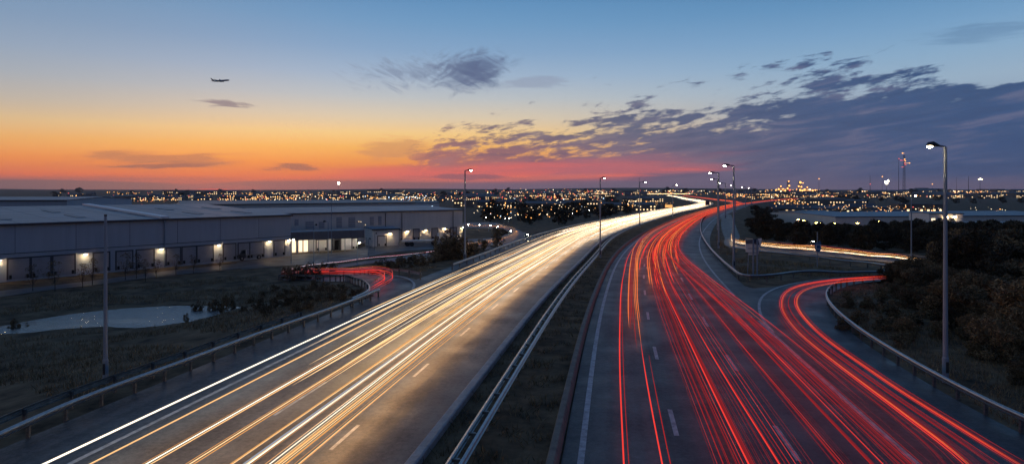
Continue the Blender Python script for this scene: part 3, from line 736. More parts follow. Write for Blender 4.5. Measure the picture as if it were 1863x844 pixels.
# strong single streaks first, in their photographed order from the left
ltrail(11.0, .66, .048, M['w_hot'], 3, PL.s_of_y(66), 'single bright white streak nearest the left shoulder, ending beside the loop', None)
for d, m_, r_, h_ in ((0, 'w_warm', .032, .68), (.16, 'w_amber', .018, .62), (-.14, 'w_amber', .014, .74)):
    ltrail(9.55+d, h_, r_, M[m_], 3, E, 'thin amber streak second from the left shoulder', 'amber streaks second from the left shoulder')
for d, m_, r_, h_ in ((0, 'w_hot', .052, .68), (.22, 'w_amber', .018, .62), (-.2, 'w_amber', .022, .70), (-.33, 'w_warm', .018, .8)):
    ltrail(7.75+d, h_, r_, M[m_], 3, E, 'streak in the strong white band third from the left shoulder', 'third white band of headlight streaks')
for d, m_, r_, h_ in ((0, 'w_warm', .042, .68), (.20, 'w_amber', .026, .62), (-.18, 'w_amber', .024, .72)):
    ltrail(6.3+d, h_, r_, M[m_], 3, E, 'gold streak left of the dashed lane line', 'gold streaks fourth from the left shoulder')
for d, m_, r_, h_ in ((0, 'w_amber', .04, .66), (-.16, 'w_warm', .025, .7), (-.42, 'w_cool', .045, .6), (-.30, 'w_amber', .02, .82)):
    ltrail(5.1+d, h_, r_, M[m_], 3, E, 'gold or grey streak left of the broad gold bundle', 'streaks left of the broad gold bundle')
for k in range(18):
    o = 4.15-1.5*k/17+rr.uniform(-.04, .04)
    ltrail(o, rr.uniform(.6, 1.15), rr.choice((.016, .022, .03, .04)), M[rr.choice(('w_amber', 'w_amber', 'w_warm', 'w_warm', 'w_hot'))], 3, E, 'streak in the broad gold bundle nearest the central strip', 'broad gold bundle of headlight streaks')
# streaks of vehicles whose exposure began further up the road
for k in range(44):
    o = rr.choice((10.2, 9.3, 8.6, 8.0, 7.4, 6.6, 5.9, 5.2, 4.6, 3.9, 3.3))+rr.uniform(-.3, .3)
    y0 = rr.choice((30, 38, 44, 48, 52, 60, 66, 75, 95))+rr.uniform(-5, 8)
    ltrail(o, rr.uniform(.6, 1.3), rr.choice((.024, .03, .04, .055)), M[rr.choice(('w_warm', 'w_hot', 'w_warm', 'w_amber', 'w_hot'))], PL.s_of_y(y0), E, 'white gold headlight streak starting part way along the left carriageway', 'headlight streaks that start further up the road', off2=o*.88+.3 if rr.random() < .5 else None)
for k in range(5):
    ltrail(rr.uniform(1.2, 2.4), .7, .035, M['w_warm'], PL.s_of_y(rr.uniform(95, 150)), E, 'headlight streak in the lane nearest the central strip, far ahead', 'far headlight streaks nearest the central strip')
for k in range(30):
    o = 1.6+9.2*k/29+rr.uniform(-.15, .15)
    ltrail(o, rr.uniform(.6, 1.0), rr.choice((.045, .06, .075)), M[rr.choice(('w_hot', 'w_hot', 'w_warm'))], PL.s_of_y(rr.uniform(92, 190)), E, 'white headlight streak in the glowing far bend of the left carriageway', 'headlight streaks of the glowing far bend')
# red side
ER = PR.L*.92
rtrail(1.85, .78, .030, M['r_hot'], 3, PR.s_of_y(230), 'single bright red streak nearest the concrete barrier', None)
rtrail(2.0, .95, .012, M['r_mid'], 3, PR.s_of_y(230), 'faint red streak beside the one nearest the concrete barrier', None, off2=1.5)
rtrail(3.15, .78, .026, M['r_hot'], 3, PR.s_of_y(36.5), 'red streak pair by the first dashed line, brighter one, starting mid picture', None)
rtrail(3.42, .82, .016, M['r_mid'], 3, PR.s_of_y(33), 'red streak pair by the first dashed line, dimmer right one', None)
for k in range(7):
    rtrail(2.55+.12*k, rr.uniform(.7, .95), rr.choice((.025, .035, .03)), M[rr.choice(('r_orange', 'r_hot', 'r_mid', 'r_orange'))], PR.s_of_y(38+rr.uniform(-4, 8)), ER, 'orange red streak in the inner lane starting mid picture', 'orange red streaks of the inner lane', off2=1.0+.22*k, ya=60, yb=140)
def red_mat(p=(.30, .34, .20, .16)):
    x = rr.random(); a = 0
    for k, v in zip(('r_dim', 'r_mid', 'r_hot', 'r_orange'), p):
        a += v
        if x < a: return M[k]
    return M['r_mid']
n1 = 30
for k in range(n1):
    o = 4.75+2.6*k/(n1-1)+rr.uniform(-.05, .05)
    if 7.0 < o < 7.3: continue
    o2 = 3.6+2.6*k/(n1-1)
    rtrail(o, rr.uniform(.62, 1.15), rr.choice((.007, .010, .014, .020)), red_mat((.55,.36,.08,.01)), 3+rr.uniform(0, 3), ER, 'thin red streak in the dense bundle of the middle lane', 'dense red bundle of the middle lane', off2=o2, branch=(k % 3 == 0))
rtrail(5.85, .8, .026, M['r_hot'], 3, ER, 'brightest red line inside the middle lane bundle', None, off2=4.6)
n2 = 42
for k in range(n2):
    o = 7.5+3.9*k/(n2-1)+rr.uniform(-.06, .06)
    if 7.75 < o < 8.2 or 9.1 < o < 9.55: continue
    o2 = 6.0+2.4*k/(n2-1)
    rtrail(o, rr.uniform(.62, 1.15), rr.choice((.007, .010, .014, .020)), red_mat((.55,.36,.08,.01)), 3+rr.uniform(0, 3), ER, 'thin red streak in the wide bundle of the outer lane', 'wide red bundle of the outer lane', off2=o2, branch=(k % 2 == 0))
for k in range(34):
    o = rr.uniform(3.0, 8.6)
    rtrail(o, rr.uniform(.65, 1.1), rr.choice((.03, .045, .06)), M[rr.choice(('r_hot', 'r_orange', 'r_hot', 'r_hot'))], PR.s_of_y(rr.uniform(48, 110)), ER, 'red or orange streak starting where the red carriageway bends', 'red streaks that start at the bend', branch=(k % 2 == 0))
for k in range(16):
    o = rr.uniform(9.6, 11.8)
    rtrail(o, rr.uniform(.65, 1.1), rr.choice((.012, .02)), red_mat((.5,.35,.1,.05)), PR.s_of_y(rr.uniform(20, 40)), PR.s_of_y(rr.uniform(95, 150)), 'short red streak cutting in from the exit side', 'red streaks cutting in from the exit side', off2=o-3.2, ya=30, yb=100)
for k in range(8):
    o = rr.uniform(4.8, 11.2)
    if 7.0 < o < 8.3: continue
    rtrail(o, rr.uniform(.6, .8), rr.choice((.04, .055, .07)), M['r_dim'], 3+rr.uniform(0, 8), ER, 'broad dull red streak beneath the finer ones on the right carriageway', 'broad dull red streaks', off2=3.4+(o-4.8)*.74)
# exit pair
def pxtrail(pts, h, r, m, label, group=None, step=.8):
    C = smooth(resample(spline(px2(pts, h), .5), step), 2, 1)
    return trail(np.c_[C, np.full(len(C), h)], r, m, label, group)
PA = [(1800,884),(1764,844),(1690,787),(1630,742),(1560,690),(1497,642),(1450,602),(1426,570),(1421,550),(1434,528),(1465,517),(1520,509),(1570,505),(1612,502)]
PB = [(1920,884),(1838,836),(1730,768),(1640,712),(1570,664),(1510,622),(1472,588),(1452,562),(1448,546),(1460,529),(1490,519),(1535,512),(1575,508.5),(1612,506)]
def shift(P, d): return [(a+d*(.3+.7*(b-500)/340), b+d*.12) for a, b in P]
for P, nm in ((PA, 'left'), (PB, 'right')):
    for d, h, r, m_ in ((0, .75, .026, 'r_hot'), (7, .72, .020, 'r_mid'), (-7, .8, .018, 'r_hot'), (13, .9, .012, 'r_dim'), (-13, .7, .012, 'r_dim'), (4, .95, .012, 'r_orange')):
        pxtrail(shift(P, d), h, r, M[m_], 'red streak in the %s strand sweeping round the right exit' % nm, '%s strand of red streaks on the right exit' % nm)
for k in range(26):
    t = rr.uniform(-.75, 1.35); q = rr.choice((len(PA), len(PA), 9, 8, 7))
    P = [(u0+t*(u1-u0), v0+t*(v1-v0)) for (u0, v0), (u1, v1) in zip(PA, PB)][:q]
    if t < 0 or t > 1: P = P[:8]
    pxtrail(P, rr.uniform(.6, 1.1), rr.choice((.007, .010, .014)), M[rr.choice(('r_dim', 'r_dim', 'r_mid'))], 'faint red streak fanned out between the strands of the right exit', 'faint fan of red streaks on the right exit')
# left loop
LA = [(512,508),(560,505),(600,505),(650,505.5),(685,508),(700,515),(697,524),(684,532),(672,540)]
LB = [(512,504.5),(560,503),(610,502.5),(660,502.5),(698,504.5),(714,511),(712,521),(697,530),(676,540)]
def gtrail(pts, h, r, m, label, group, lift=.0):
    C = smooth(resample(spline(atp(pts), .5), .8), 2, 1)
    return trail(np.c_[C, T(C[:, 0], C[:, 1])+.12+h+lift], r, m, label, group)
for P, nm in ((LA, 'inner'), (LB, 'outer')):
    for k, (dh, r, m_) in enumerate(((.65, .042, 'r_hot'), (.95, .020, 'r_pink'), (.45, .022, 'r_hot'), (1.1, .008, 'r_orange'))):
        gtrail(P, dh, r, M[m_], 'red streak in the %s strand curling round the left loop' % nm, '%s strand of red streaks on the left loop' % nm)
# lane with pink streaks behind the loop, gold side road on the right, orange ring road
LP = [(512,506),(534,498),(565,491),(610,486.5),(682,476.5),(762,468.5),(812,463)]
for dh, r, m_ in ((.6, .035, 'r_pink'), (.75, .03, 'w_cool'), (.7, .03, 'r_pink')):
    gtrail([(a, b+(dh-.7)*12) for a, b in LP], dh, r, M[m_], 'dim pink streak on the lane in front of the pale warehouses', 'pink streaks on the lane')
GS = [(1322,395),(1322,412),(1330,434),(1343,449),(1398,455),(1443,459.5),(1562,471),(1655,482.5),(1690,488)]
for d, dh, r, m_ in ((0, .65, .034, 'w_hot'), (.8, .6, .03, 'w_warm'), (-1.4, .7, .035, 'w_amber'), (-2.8, .8, .025, 'w_amber'), (2.0, .7, .02, 'w_amber')):
    gtrail([(a, b+d) for a, b in GS[2:]], dh, r, M[m_], 'gold headlight streak on the side road under the right hand trees', 'gold streaks on the right side road')
gtrail([(a, b-5) for a, b in GS[4:-1]], .8, .03, M['r_mid'], 'thin red streak along the far edge of the gold side road', None)
RG = [(838,456),(874,450),(910,443),(936,432),(936,423),(915,416.5),(883,413.5),(842,414)]
for d, m_ in ((-2.6, 'w_amber'), (-1, 'w_amber'), (.6, 'w_amber'), (2.2, 'r_orange')):
    gtrail([(a, b+d) for a, b in RG], .7, .015, M[m_], 'orange streak on the small ring road beyond the warehouses', 'orange streaks on the ring road')
# cross road on the skyline
for k in range(4):
    y = 2350+k*22
    P = np.array([[x, y+.05*x] for x in np.linspace(330, 700, 40)])
    P[:, 1] += 60*np.sin(P[:, 0]*.006)
    zz = T(P[:, 0], P[:, 1])+1.2
    trail(np.c_[P, smooth(np.c_[zz, zz], 3, 1)[:, 0]], .75, M['w_warm'], 'white streak on the cross road along the skyline', 'skyline cross road streaks')
# ---------------------------------------------------------------- warehouses
def shed(name, P0, P1, depth, zb, zt, ridge_d, ridge_z, wall, roof, label, cat='warehouse', name_trim='verge_trim', gable=True):
    """pitched shed; local x runs along the front, local y into the depth. Returns root, x-of-pixel function, length"""
    P0, P1 = Vector(P0).to_2d(), Vector(P1).to_2d(); d = P1-P0; Ln = d.length; u = d/Ln; rz = math.atan2(u.y, u.x)
    root = thing(name, (P0.x, P0.y, zb), label, cat, rz=rz)
    h = zt-zb; hr = ridge_z-zb; hb = h
    mb = MB()
    A = [(0,0,-1),(Ln,0,-1),(Ln,0,h),(0,0,h)]
    mb.add(A, [(0,1,2,3)])
    mb.add([(0,depth,-1),(Ln,depth,-1),(Ln,depth,hb),(0,depth,hb)], [(3,2,1,0)])
    for x, fl in ((0, 1), (Ln, 0)):
        q = [(x,0,-1),(x,0,h),(x,ridge_d,hr),(x,depth,hb),(x,depth,-1)]
        mb.add(q, [(0,1,2,3,4)] if not fl else [(4,3,2,1,0)])
    mb.build('wall', wall, root)
    e = .25; mb = MB(); t = .14
    sl = (hr-h)/ridge_d
    top = [(-e,-e,h-sl*e+.05),(Ln+e,-e,h-sl*e+.05),(Ln+e,ridge_d,hr+.05),(-e,ridge_d,hr+.05),(Ln+e,depth+e,hb+.05),(-e,depth+e,hb+.05)]
    V = top+[(a,b,c+t) for a,b,c in top]
    mb.add(V, [(0,1,2,3),(3,2,4,5),(6,9,8,7),(9,11,10,8),(0,6,7,1),(1,7,8,2),(2,8,10,4),(4,10,11,5),(5,11,9,3),(3,9,6,0)])
    rf = mb.build('roof', roof, root)
    bm = bmesh.new(); bm.from_mesh(rf.data); bmesh.ops.recalc_face_normals(bm, faces=bm.faces[:]); bm.to_mesh(rf.data); bm.free()
    # standing seams of the sheet roof
    mb = MB()
    for k in range(1, int(Ln/4.8)):
        x = k*4.8; a = math.atan(sl)
        mb.add([(x-.03,-e,h-sl*e+.19),(x+.03,-e,h-sl*e+.19),(x+.03,ridge_d,hr+.19),(x-.03,ridge_d,hr+.19),(x-.03,-e,h-sl*e+.21),(x+.03,-e,h-sl*e+.21),(x+.03,ridge_d,hr+.21),(x-.03,ridge_d,hr+.21)], [(4,5,6,7),(0,4,7,3),(1,2,6,5),(0,1,5,4)])
    if mb.v: mb.build('seam', roof, rf)
    mb = MB(); mb.box((Ln/2, -e-.08, h-.02), (Ln+.5, .16, .22)); mb.build('gutter', M['dark_metal'], root)
    def fx(px):
        k = (px-CX)/F_PX
        return (k*P0.y-P0.x)/(u.x-k*u.y)
    return root, fx, Ln
def fz(root, px, py):
    """height above the shed's base of a photo row on its front face"""
    P0 = root.location; rz = root.rotation_euler.z; u = (math.cos(rz), math.sin(rz)); k = (px-CX)/F_PX
    t = (k*P0.y-P0.x)/(u[0]-k*u[1]); Y = P0.y+u[1]*t
    return HC-(py-YH)*Y/F_PX-P0.z
_DOORS = {}
def roller_door(root, x0, x1, z0, h, m='door', name='roller_door'):
    w = x1-x0; mb = MB(); n = max(6, int(h/.22)); V = []
    for i in range(n):                       # ribbed curtain
        a, b = z0+h*i/n, z0+h*(i+1)/n
        mb.box(((x0+x1)/2, -.05, (a+b)/2), (w, .05, (b-a)*.86))
    mb.box(((x0+x1)/2, -.028, z0+h/2), (w, .03, h))
    d = mb.build(name, M[m], root)
    f = MB()
    f.box((x0-.09, -.045, z0+h/2), (.18, .09, h)); f.box((x1+.09, -.045, z0+h/2), (.18, .09, h)); f.box(((x0+x1)/2, -.05, z0+h+.1), (w+.36, .10, .2))
    f.build('frame', M['frame'], d)
    s = MB(); s.box((x0+.2, -.2, z0+.35), (.22, .24, .5)); s.box((x1-.2, -.2, z0+.35), (.22, .24, .5)); s.build('dock_bumper', M['rubber'], d)
    return d
def wall_lamp(root, x, z, s=1.0):
    mb = MB(); mb.box((x, -.42, z+.12), (.42*s, .40, .10)); mb.box((x, -.14, z+.1), (.12, .28, .08)); mb.box((x, -.05, z), (.16, .1, .3)); b = mb.build('wall_lamp', M['dark_metal'], root)
    l = MB(); l.box((x, -.44, z+.045), (.30*s, .26, .05)); l.build('lens', M['wall_lens'], b); return b
P_A0 = Vector((-68.6, 81))-Vector((.618, .786))*22; P_A1 = Vector((-42, 114.8))
A, fxA, LA_ = shed('warehouse', P_A0, P_A1, 72, -2.55, 5.12, 36, 6.75, M['wall_blue'], M['roof'], 'long dark grey warehouse with loading doors and wall lamps at the left edge')
for a, b in ((-62,-24),(15,53),(58,91),(97,135),(171,198),(212,240),(249,279),(303,327),(332,356),(359,387),(407,428),(434,453),(455,479),(499,517)):
    roller_door(A, fxA(a), fxA(b), .25, 2.75)
for x in (-3, 153.5, 291.5, 396, 488, 523.5): wall_lamp(A, fxA(x), 2.95)
mb = MB(); x = fxA(299); mb.tube([(x,-.12,.1),(x,-.12,7.5)], .11, 8); mb.box((x,-.12,7.4),(.4,.3,.35)); mb.build('downpipe', M['pole'], A)
x = fxA(299); mb = MB(); mb.add([(x-.6,-.3,7.66+.21),(x+.6,-.3,7.66+.21),(x+.6,36,9.3+.21),(x-.6,36,9.3+.21),(x-.6,-.3,7.66+.55),(x+.6,-.3,7.66+.55),(x+.6,36,9.3+.55),(x-.6,36,9.3+.55)], [(4,5,6,7),(0,4,7,3),(1,2,6,5),(0,1,5,4)])
mb.build('verge_trim', M['trim'], A)
mb = MB(); mb.box((LA_/2, -.03, 3.75), (LA_-.1, .04, .10)); mb.build('trim_band', M['frame'], A)
for k in range(2, int(LA_), 7):
    mb = MB(); mb.box((k+.6, -.012, 5.65), (.05, .024, 3.7)); mb.build('cladding_joint', M['fascia'], A)
for k in range(6, int(LA_)-2, 9):
    sl_ = (9.3-7.67)/36
    for y_ in (9, 21):
        z0_, z1_ = 7.67+sl_*(y_-3)+.205, 7.67+sl_*(y_+3)+.205; mb = MB()
        mb.add([(k-.6,y_-3,z0_),(k+.6,y_-3,z0_),(k+.6,y_+3,z1_),(k-.6,y_+3,z1_),(k-.6,y_-3,z0_+.06),(k+.6,y_-3,z0_+.06),(k+.6,y_+3,z1_+.06),(k-.6,y_+3,z1_+.06)], [(4,5,6,7),(0,4,7,3),(1,2,6,5),(0,1,5,4),(3,7,6,2)])
        mb.build('rooflight', M['fascia'], A)
# the pale warehouse behind it
P_C0 = (-48.5-.774*4, 132.3-.633*4); P_C1 = (-13.2, 161.2)
Cw, fxC, LC_ = shed('warehouse', P_C0, P_C1, 34, -2.55, 4.78, 20, 5.5, M['wall_pale'], M['roof'], 'pale warehouse with a row of lit wall lamps behind the grey warehouse')
for x, y in ((677.5,428),(714,422),(739.5,421),(773.4,419),(807.5,416),(840.5,414)): wall_lamp(Cw, fxC(x), fz(Cw, x, y), 1.15)
for a, b in ((695,706),(722,731),(752,762),(786,796),(820,830)): roller_door(Cw, fxC(a), fxC(b), .1, 2.6, 'door')
for a in (701, 731, 824):
    mb = MB(); x = fxC(a); mb.tube([(x,-.1,.1),(x,-.1,7.0)], .09, 6); mb.build('downpipe', M['frame'], Cw)
for a, b, z0, z1 in ((536,543,4.7,6.1),(556,571,3.9,5.6),(580,590,3.9,5.4),(612,622,3.9,6.3),(634,646,3.9,6.2),(673,680,4.2,6.2),(688,694,4.2,6.3)):
    mb = MB(); x0, x1 = fxC(a), fxC(b); mb.box(((x0+x1)/2, -.03, (z0+z1)/2), (x1-x0, .06, z1-z0))
    w = mb.build('vent_panel', M['door'], Cw); mb = MB()
    for q in range(4): mb.box(((x0+x1)/2, -.08, z0+(z1-z0)*(q+.5)/4), (x1-x0-.1, .05, .12))
    mb.build('louvre', M['wall_blue'], w)
for px, py in ((652,403),(656,403.5),(664,409)):
    mb = MB(); x = fxC(px); z = fz(Cw, px, py); mb.box((x,-.1,z),(.3,.2,.26)); b = mb.build('wall_lamp', M['dark_metal'], Cw)
    mb = MB(); mb.box((x,-.215,z),(.2,.03,.16)); mb.build('lens', M['lit_bay'], b)
# annex with an open lit loading bay
P_B0 = Vector((-43.3-.838*3, 117.7-.545*3)); P_B1 = Vector((-31, 125.7))
Bx, fxB, LB_ = shed('loading_annex', P_B0+Vector((-.545,.838))*3.4, P_B1+Vector((-.545,.838))*3.4, 9, -2.55, .35, 8, .75, M['white_wall'], M['roof'], 'low annex with a deep grey canopy over white lit loading bays', 'building')
mb = MB(); mb.box((LB_/2, -3.4, 3.45), (LB_+.6, .22, 1.65)); mb.box((LB_+.2, -1.5, 3.45), (.22, 3.6, 1.65)); mb.box((.05-.25,-1.5,3.45),(.22,3.6,1.65)); cn = mb.build('canopy', M['fascia'], Bx)
mb = MB(); mb.box((LB_/2, -1.6, 4.22), (LB_+.5, 3.5, .12)); mb.build('canopy_deck', M['roof'], cn)
mb = MB(); mb.box((LB_/2, -1.6, 2.72), (LB_+.3, 3.4, .10)); mb.build('ceiling', M['white_wall'], cn)
def bx_(px): return max(.1, min(LB_-.1, fxB(px)-.7))
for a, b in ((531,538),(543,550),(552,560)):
    mb = MB(); x0, x1 = fxB(a), fxB(b); mb.box(((x0+x1)/2,-.04,1.2),(x1-x0,.06,2.3)); d_ = mb.build('door', M['lit_bay'], Bx)  # door face itself glows, standing in for light in the bay
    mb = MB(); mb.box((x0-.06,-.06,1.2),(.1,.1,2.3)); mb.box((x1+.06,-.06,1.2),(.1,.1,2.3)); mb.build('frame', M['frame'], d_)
for a, b in ((576,594),(641,650)):
    x0, x1 = fxB(a), fxB(b); roller_door(Bx, x0, x1, .05, 2.2, 'door_lit')
mb = MB(); x0, x1 = fxB(605), fxB(617)
mb.box((x0,-.5,1.2),(.35,.9,2.3)); mb.box((x1,-.5,1.2),(.35,.9,2.3)); mb.box(((x0+x1)/2,-.5,2.3),(x1-x0+.35,.9,.3)); dk = mb.build('dock_shelter', M['frame'], Bx)
mb = MB(); mb.box(((x0+x1)/2,-.04,1.1),(x1-x0-.4,.06,2.1)); mb.build('curtain', M['rubber'], dk)
for px in (541, 573, 600, 632, 655):
    x = fxB(px); mb = MB(); mb.box((x,-1.6,2.64),(.5,.22,.06)); b = mb.build('bay_lamp', M['dark_metal'], Bx)
    mb = MB(); mb.box((x,-1.6,2.59),(.42,.16,.04)); mb.build('lens', M['bay_tube'], b)
for px in (534, 572, 619, 657):
    x = fxB(px); mb = MB(); mb.tube([(x,-3.2,-.2),(x,-3.2,2.7)], .07, 6); mb.build('canopy_post', M['pole'], Bx)
# small store between annex and pale warehouse
p0 = at(664, 455); Sx, fxS, LS_ = shed('store_shed', (p0.x, p0.y+7), (p0.x+5.2, p0.y+10), 6, -2.55, 1.25, 5, 1.4, M['white_wall'], M['roof'], 'small white block with an overhanging flat roof beside the annex', 'shed')
roller_door(Sx, 1.2, 3.0, .05, 2.2, 'door_lit'); wall_lamp(Sx, 3.8, 2.8)
# sheds further back on the left
shed('warehouse', (-118, 216), (-42, 262), 44, -4, 5.0, 24, 6.0, M['wall_pale'], M['roof_dark'], 'wide low warehouse roof behind the pale warehouse, below the city lights')
shed('warehouse', (-172, 172), (-131, 178), 40, -4, 7.1, 20, 7.9, M['wall_blue'], M['roof'], 'dark flat topped warehouse behind the grey one at the far left edge')
lw, _, _ = shed('warehouse', (-98, 470), (-58, 482), 26, -7.6, 1.2, 12, 2.2, M['white_wall'], M['roof_dark'], 'small pale blue lit shed far behind the warehouses, left of the lamp post')
for k in range(6):
    mb = MB(); mb.box((4+k*6.4,-.2,6.5),(1.6,.3,.5)); b = mb.build('wall_lamp', M['dark_metal'], lw); mb = MB(); mb.box((4+k*6.4,-.4,6.2),(1.3,.25,.3)); mb.build('lens', CL['b'], b)
# industrial sheds on the right, seen over the trees
z_ = -8
def rp(px, Y): return ((px-CX)*Y/F_PX, Y)
e1, _, L1 = shed('warehouse', rp(1520,262), rp(1960,282), 60, z_, -1.2, 30, -.2, M['wall_pale'], M['roof'], 'long flat blue roofed warehouse beyond the trees on the right')
e2, _, L2 = shed('warehouse', rp(1690,214), rp(1990,222), 26, z_-.2, -2.6, 12, -2.0, M['white_wall'], M['roof'], 'lower white walled shed in front of the long blue roofed warehouse on the right')
e3, _, L3 = shed('warehouse', rp(1480,330), rp(1530,336), 30, z_, -1.6, 14, -.9, M['wall_blue'], M['roof_dark'], 'small dark shed left of the long blue roofed warehouse')
e4, _, L4 = shed('office_block', rp(1690,250), rp(1752,253), 10, z_, .6, 5, .9, M['white_wall'], M['roof_dark'], 'pale office block with floodlit front standing before the long blue roof on the right', 'building')
for k in range(4):
    mb = MB(); mb.box((2+k*3.2,-.05,6.3),(2.2,.1,1.3)); f_ = mb.build('window', M['frame'], e4); mb = MB(); mb.box((2+k*3.2,-.12,6.3),(1.9,.04,1.0)); mb.build('pane', M['lit_bay'] if k in (0, 2) else M['glass'], f_)
for x in (8.2, 12.2):
    mb = MB(); mb.box((x,-.3,7.6),(.8,.5,.3)); b = mb.build('wall_lamp', M['dark_metal'], e4); mb = MB(); mb.ball((x,-.5,7.2),.35); mb.build('lens', M['wall_lens'], b)
for k in range(9):
    mb = MB(); mb.box((5+k*6.3,-.2,4.6),(.7,.3,.3)); b = mb.build('wall_lamp', M['dark_metal'], e2); mb = MB(); mb.box((5+k*6.3,-.4,4.3),(.6,.3,.2)); mb.build('lens', M['wall_lens'], b)
# ---------------------------------------------------------------- street lamps
def lamp_post(base, H, arm, label, group=None, lit=True, r=.11, head=.75, bare=False, name='street_lamp', cat='street lamp'):
    """arm: signed reach along world x"""
    root = thing(name, base, label, cat, group)
    mb = MB(); mb.tube([(0,0,-.5),(0,0,1.2),(0,0,1.25),(0,0,H)], [r*1.25,r*1.25,r,r*.62], 12); mb.build('pole', M['pole'], root, smooth=False)
    mb = MB(); mb.box((0,-r*1.24,.75),(r*1.1,.03,.55)); mb.build('access_door', M['dark_metal'], root)
    if bare:
        mb = MB(); mb.tube([(0,0,H),(0,0,H+.08)], r*.66, 12); mb.build('cap', M['dark_metal'], root); return root
    s = 1 if arm > 0 else -1; a = abs(arm)
    mb = MB(); mb.tube([(0,0,H-.05),(0,0,H+.06),(s*.10,0,H+.12),(s*a*.55,0,H+.16)], [r*.6,r*.55,r*.5,r*.42], 8); mb.build('arm', M['pole'], root)
    x0, x1 = s*a*.42, s*(a+head*.35); mb = MB()
    mb.tube([(x0,0,H+.16),(x0+s*.15,0,H+.19),((x0+x1)/2,0,H+.24),(x1-s*.1,0,H+.22),(x1,0,H+.18)], [.05,.10,.14,.12,.04], 10)
    hd = mb.build('lamp_head', M['dark_metal'], root); mb = MB()
    mb.ball(((x0+3*x1)/4,0,H+.10),.10,0,8,max(1.4,abs(x1-x0)*.22/.10*.9),1,.6); mb.build('lens', M['lamp'] if lit else M['glass'], hd)
    return root
b = at(192, 697); lamp_post(b, 8.3-b.z, 1, 'tall bare pole without a lamp head by the left guardrail before the warehouse', r=.10, bare=True, name='pole', cat='pole')
b = Vector((*G(1720, 692), -.05)); lamp_post(b, 11.75, -.75, 'tallest lit lamp post, right foreground beside the dark scrub', r=.115, head=.55)
b = at(846, 476); lamp_post(b, 12.4-b.z, .75, 'lit lamp post at the end of the pale warehouse, head pointing right', r=.14, head=.8)
b = Vector((*G(1335, 487), -.2)); lamp_post(b, 12.95, -1.1, 'tall lit lamp post on the grass nose beside the big pale sign', r=.14, head=.8)
b = Vector((*G(1092, 468), -.05)); lamp_post(b, 11.5, .5, 'lamp post standing in the central strip beside the ladder guardrail', r=.12, head=.6)
b = at(1658, 482); lamp_post(b, 8.95-b.z, .55, 'slim unlit lamp post at the far end of the gold lit side road', r=.09, lit=True, head=.3)
for k, (Y, px) in enumerate(((108,1322),(159,1313),(229,1307),(300,1303),(380,1300),(470,1297))):
    o = PR.at(PR.s_of_y(Y), 15.2); lamp_post((float(o[0]), float(o[1]), -.1), 12.8, -1.5 if k < 2 else -2.2, ('second lamp post of the row receding along the right edge of the red road' if k == 0 else 'third lamp post of the row receding along the right edge of the red road' if k == 1 else 'far lit lamp post where the road bends away behind the nearer lamps'), 'lamp posts receding along the right edge' , r=.15+.03*k, head=.8+.08*k)
for Y in (166, 240):
    o = PL.at(PL.s_of_y(Y), 2.3); lamp_post((float(o[0]), float(o[1]), -.05), 12.2, 1.6, 'distant lamp post in the central strip beside the glowing white road', 'distant central lamp posts', r=.16, head=.8)
o = PL.at(PL.s_of_y(150), 2.3)
for px, py, top, arm, lit, lab in ((597,484,405,-.7,False,'slim unlit lamp post with an arm to the left, in front of the annex'),(571,491,411,.4,False,'thin post by the lane in front of the lit bays'),(530,480,437,.3,True,'short lamp post at the corner of the grey warehouse'),(650,484,443,.3,True,'short lit lamp post on the verge before the annex'),(670,470,436,.3,False,'short post near the white store block'),(682,458,426,.3,False,'short post in the yard of the pale warehouse'),(603,462,349,.5,False,'tall dark mast rising behind the annex roof')):
    b = at(px, py); zt = HC-(top-YH)*b.y/F_PX; lamp_post(b, zt-b.z, arm, lab, None, lit, r=.075, head=.35)
for px, py in ((849,409),(869,410),(889,411),(902,413),(925,421),(955,428),(882,396),(917,398),(904,437),(925,397),(1040,388),(1070,383)):
    b = at(px, py+9); lamp_post(b, HC-(py-YH)*b.y/F_PX-b.z, .5, 'small lit lamp post around the ring road beyond the pale warehouse', 'lamp posts of the ring road', r=.07, head=.5)
# ---------------------------------------------------------------- signs
b = Vector((*G(1373, 505), -.15)); kx = b.y/F_PX
def zz(py): return HC-(py-YH)*b.y/F_PX-b.z
sg = thing('road_sign', b, 'large road sign seen from behind on two posts, beige below and dark blue above', 'road sign')
for px in (1370.3, 1377.5):
    mb = MB(); mb.tube([((px-1373)*kx,0,-.4),((px-1373)*kx,0,zz(436))], .085, 8); mb.build('post', M['pole'], sg)
mb = MB(); mb.tube([((1365-1373)*kx,.9,-.4),((1365-1373)*kx,.5,zz(464))], .05, 6); mb.build('brace', M['pole'], sg)
def pane(pts, y, m, name, parent=sg, t=.06):
    V = [((px-1373)*kx, y, zz(py)) for px, py in pts]; n = len(V); mb = MB()
    mb.add(V+[(a, bb+t, c) for a, bb, c in V], [tuple(range(n)), tuple(range(2*n-1, n-1, -1))]+[(i, i+n, (i+1) % n+n, (i+1) % n) for i in range(n)])
    o_ = mb.build(name, m, parent); bm = bmesh.new(); bm.from_mesh(o_.data); bmesh.ops.recalc_face_normals(bm, faces=bm.faces[:]); bm.to_mesh(o_.data); bm.free(); return o_
p1 = pane([(1356.8,436.5),(1370,435),(1382,444.5),(1381,461),(1378.5,464),(1363,464),(1362.5,459),(1357.6,458.5)], .10, M['sign_back'], 'panel')
pane([(1357,436.6),(1370,435.2),(1381,443.5),(1357.2,443.6)], .055, M['fascia'], 'upper_band', p1, .04)
pane([(1369.8,434.5),(1379,434.2),(1382,446),(1370.2,443)], .02, M['sign_navy'], 'navy_patch', p1, .03)
pane([(1378.4,434.2),(1386.8,433.5),(1385.2,447.4),(1381.6,447)], .11, M['sign_back'], 'side_panel')
mb = MB()
